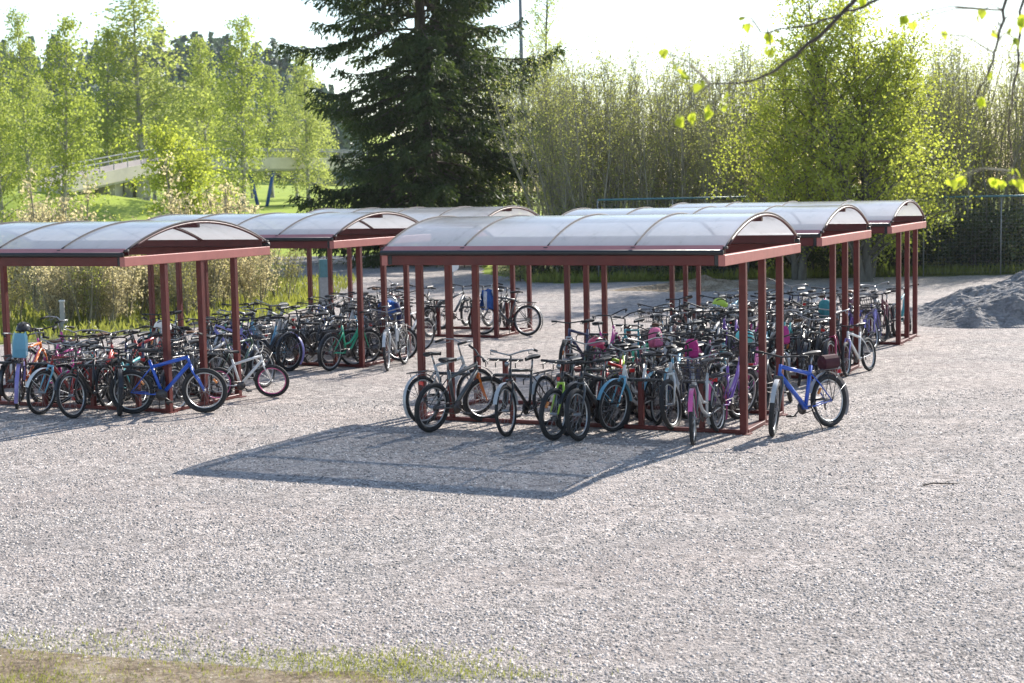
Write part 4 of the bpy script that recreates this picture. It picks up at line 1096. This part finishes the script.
# ------------------------------------------------------------------ fence, mast, small furniture
def fence(P, label, h=2.75):
    root = thing('mesh_fence', label, 'fence')
    a, b = Vector(P[0]), Vector(P[1]); n = max(2, int((b - a).length / 3)); d = (b - a)
    for i in range(n + 1):
        p = a + d * i / n; mb = MB(); mb.tube([(p.x, p.y, -.1), (p.x, p.y, h)], .022, 6); link('post', mb.mesh('fence_post', M['grey_steel'], True), root)
    mb = MB(); mb.tube([(a.x, a.y - .035, h), (b.x, b.y - .035, h)], .034, 6); link('top_rail', mb.mesh('top_rail', M['teal'], True), root)
    mb = MB(); m = int(d.length / .12)
    for i in range(m): p = a + d * i / m; mb.tube([(p.x, p.y - .04, .05), (p.x, p.y - .04, h)], .0018, 3, False)
    for i in range(20): z = .1 + i * (h - .15) / 20; mb.tube([(a.x, a.y - .044, z), (b.x, b.y - .044, z)], .0018, 3, False)
    link('wire_mesh', mb.mesh('wire_mesh', M['grey_steel']), root)
fence(((px(600, 54), 54), (px(750, 53.6), 53.6)), 'mesh fence with teal top rail in front of the sapling thicket')
fence(((px(925, 53.2), 53.2), (px(1080, 53), 53)), 'mesh fence with teal top rail behind the gravel heap', 2.62)

mast = thing('light_mast', 'thin grey light mast rising between the spruce and the pale birch', 'mast', (px(527, 82), 82, 0))
mb = MB(); mb.tube([(0, 0, 0), (0, 0, 6), (0, 0, 16.5)], [.13, .11, .085], 10); link('pole', mb.mesh('mast_pole', M['grey_steel'], True), mast)
mb = MB(); mb.box(-.5, .5, -.12, .12, 16.5, 16.62, .02); mb.box(-.45, -.1, -.2, .2, 16.62, 16.95, .03); mb.box(.1, .45, -.2, .2, 16.62, 16.95, .03); link('lamp_head', mb.mesh('lamp_head', M['grey_steel']), mast)

Yc = 42.0; cab = thing('utility_pillar', 'grey utility pillar with dark cap behind the bikes, beside the scrub', 'utility pillar', (px(325, Yc), Yc, 0), .3)
mb = MB(); mb.box(-.13, .13, -.1, .1, 0, .95, .01); link('body', mb.mesh('pillar_body', M['grey_steel']), cab)
mb = MB(); mb.box(-.11, .11, -.09, .09, .951, 1.42, .01); link('cap', mb.mesh('pillar_cap', M['teal']), cab)
pst = thing('marker_post', 'short pale grey marker post in the grass behind the bikes', 'post', (px(62, 38), 38, 0))
mb = MB(); mb.box(-.05, .05, -.05, .05, 0, .7, .008); link('body', mb.mesh('marker_body', M['concrete']), pst)
mb = MB(); mb.box(-.06, .06, -.06, .06, .701, .74, .008); link('cap', mb.mesh('marker_cap', M['white']), pst)
sg = thing('round_sign', 'round pale sign on a thin pole beyond the shelters', 'sign', (px(454, 49), 49, 0))
mb = MB(); mb.tube([(0, 0, 0), (0, 0, 1.05)], .03, 6); link('pole', mb.mesh('sign_pole', M['grey_steel'], True), sg)
mb = MB(); mb.tube([(0, -.035, .88), (0, -.05, .88)], .21, 20); link('disc', mb.mesh('sign_disc', M['white']), sg)

def haze():   # HZ
    m, nt, out = new_mat('haze_air')
    v = nt.nodes.new('ShaderNodeVolumePrincipled'); v.inputs['Density'].default_value = .00013; v.inputs['Color'].default_value = (.90, .94, 1, 1); v.inputs['Anisotropy'].default_value = .25
    nt.links.new(v.outputs[0], out.inputs['Volume'])
    mb = MB(); mb.box(-620, 620, -340, 1540, -3, 62)
    link('haze', mb.mesh('haze', m), kind='stuff')
haze()
tw = thing('fallen_twig', 'short dark fallen twig lying alone on the open gravel', 'twig', (4.45, 16.4, .012), .1)
q = QM(); q.tube(np.array([[-.18, 0, 0], [-.06, .03, .012], [.05, .01, .006], [.19, -.04, .014]]), [.008, .009, .007, .004], 5); q.tube(np.array([[.05, .01, .006], [.12, .07, .02]]), [.005, .003], 4)
link('stem', q.mesh('fallen_twig', [M['brown_bark']]), tw)
# ------------------------------------------------------------------ light, sky, camera
sc = bpy.context.scene
wd = bpy.data.worlds.new('World'); sc.world = wd; wd.use_nodes = True
nt = wd.node_tree; nt.nodes.clear()
SUN_AZ, SUN_EL = R(35), R(32.0)      # azimuth measured from +Y towards +X
sky = nt.nodes.new('ShaderNodeTexSky'); sky.sky_type = 'NISHITA'; sky.sun_disc = False
sky.sun_elevation = SUN_EL; sky.sun_rotation = SUN_AZ; sky.air_density = 1.0; sky.dust_density = .4; sky.ozone_density = 1.0
bg = nt.nodes.new('ShaderNodeBackground'); bg.inputs['Strength'].default_value = .10
out = nt.nodes.new('ShaderNodeOutputWorld')
nt.links.new(sky.outputs[0], bg.inputs[0]); nt.links.new(bg.outputs[0], out.inputs[0])
sl = bpy.data.lights.new('sun', 'SUN'); sl.energy = 4.2; sl.angle = R(.5); sl.color = (1, .94, .86)
so = bpy.data.objects.new('sun', sl); C.objects.link(so)
dv = Vector((math.sin(SUN_AZ) * math.cos(SUN_EL), math.cos(SUN_AZ) * math.cos(SUN_EL), math.sin(SUN_EL)))
so.rotation_euler = dv.to_track_quat('Z', 'Y').to_euler(); so.location = (20, 30, 40)

cam = bpy.data.cameras.new('camera'); co = bpy.data.objects.new('camera', cam); C.objects.link(co)
co.matrix_world = Matrix.Translation((0, 0, 3.1862)) @ Matrix.Rotation(R(90) - .096, 4, 'X') @ Matrix.Rotation(-.0199, 4, 'Z')
cam.sensor_width = 36; cam.lens = 1587.06 / 1024 * 36; cam.clip_start = .1; cam.clip_end = 3000
cam.dof.use_dof = True; cam.dof.focus_distance = 19.5; cam.dof.aperture_fstop = 3.2
sc.camera = co
sc.view_settings.view_transform = 'Standard'; sc.view_settings.look = 'None'; sc.view_settings.gamma = 1
sc.view_settings.exposure = 1.18
sc.render.resolution_x, sc.render.resolution_y = 1024, 683
sc.cycles.max_bounces = 8; sc.cycles.transparent_max_bounces = 12; sc.cycles.caustics_reflective = False; sc.cycles.caustics_refractive = False
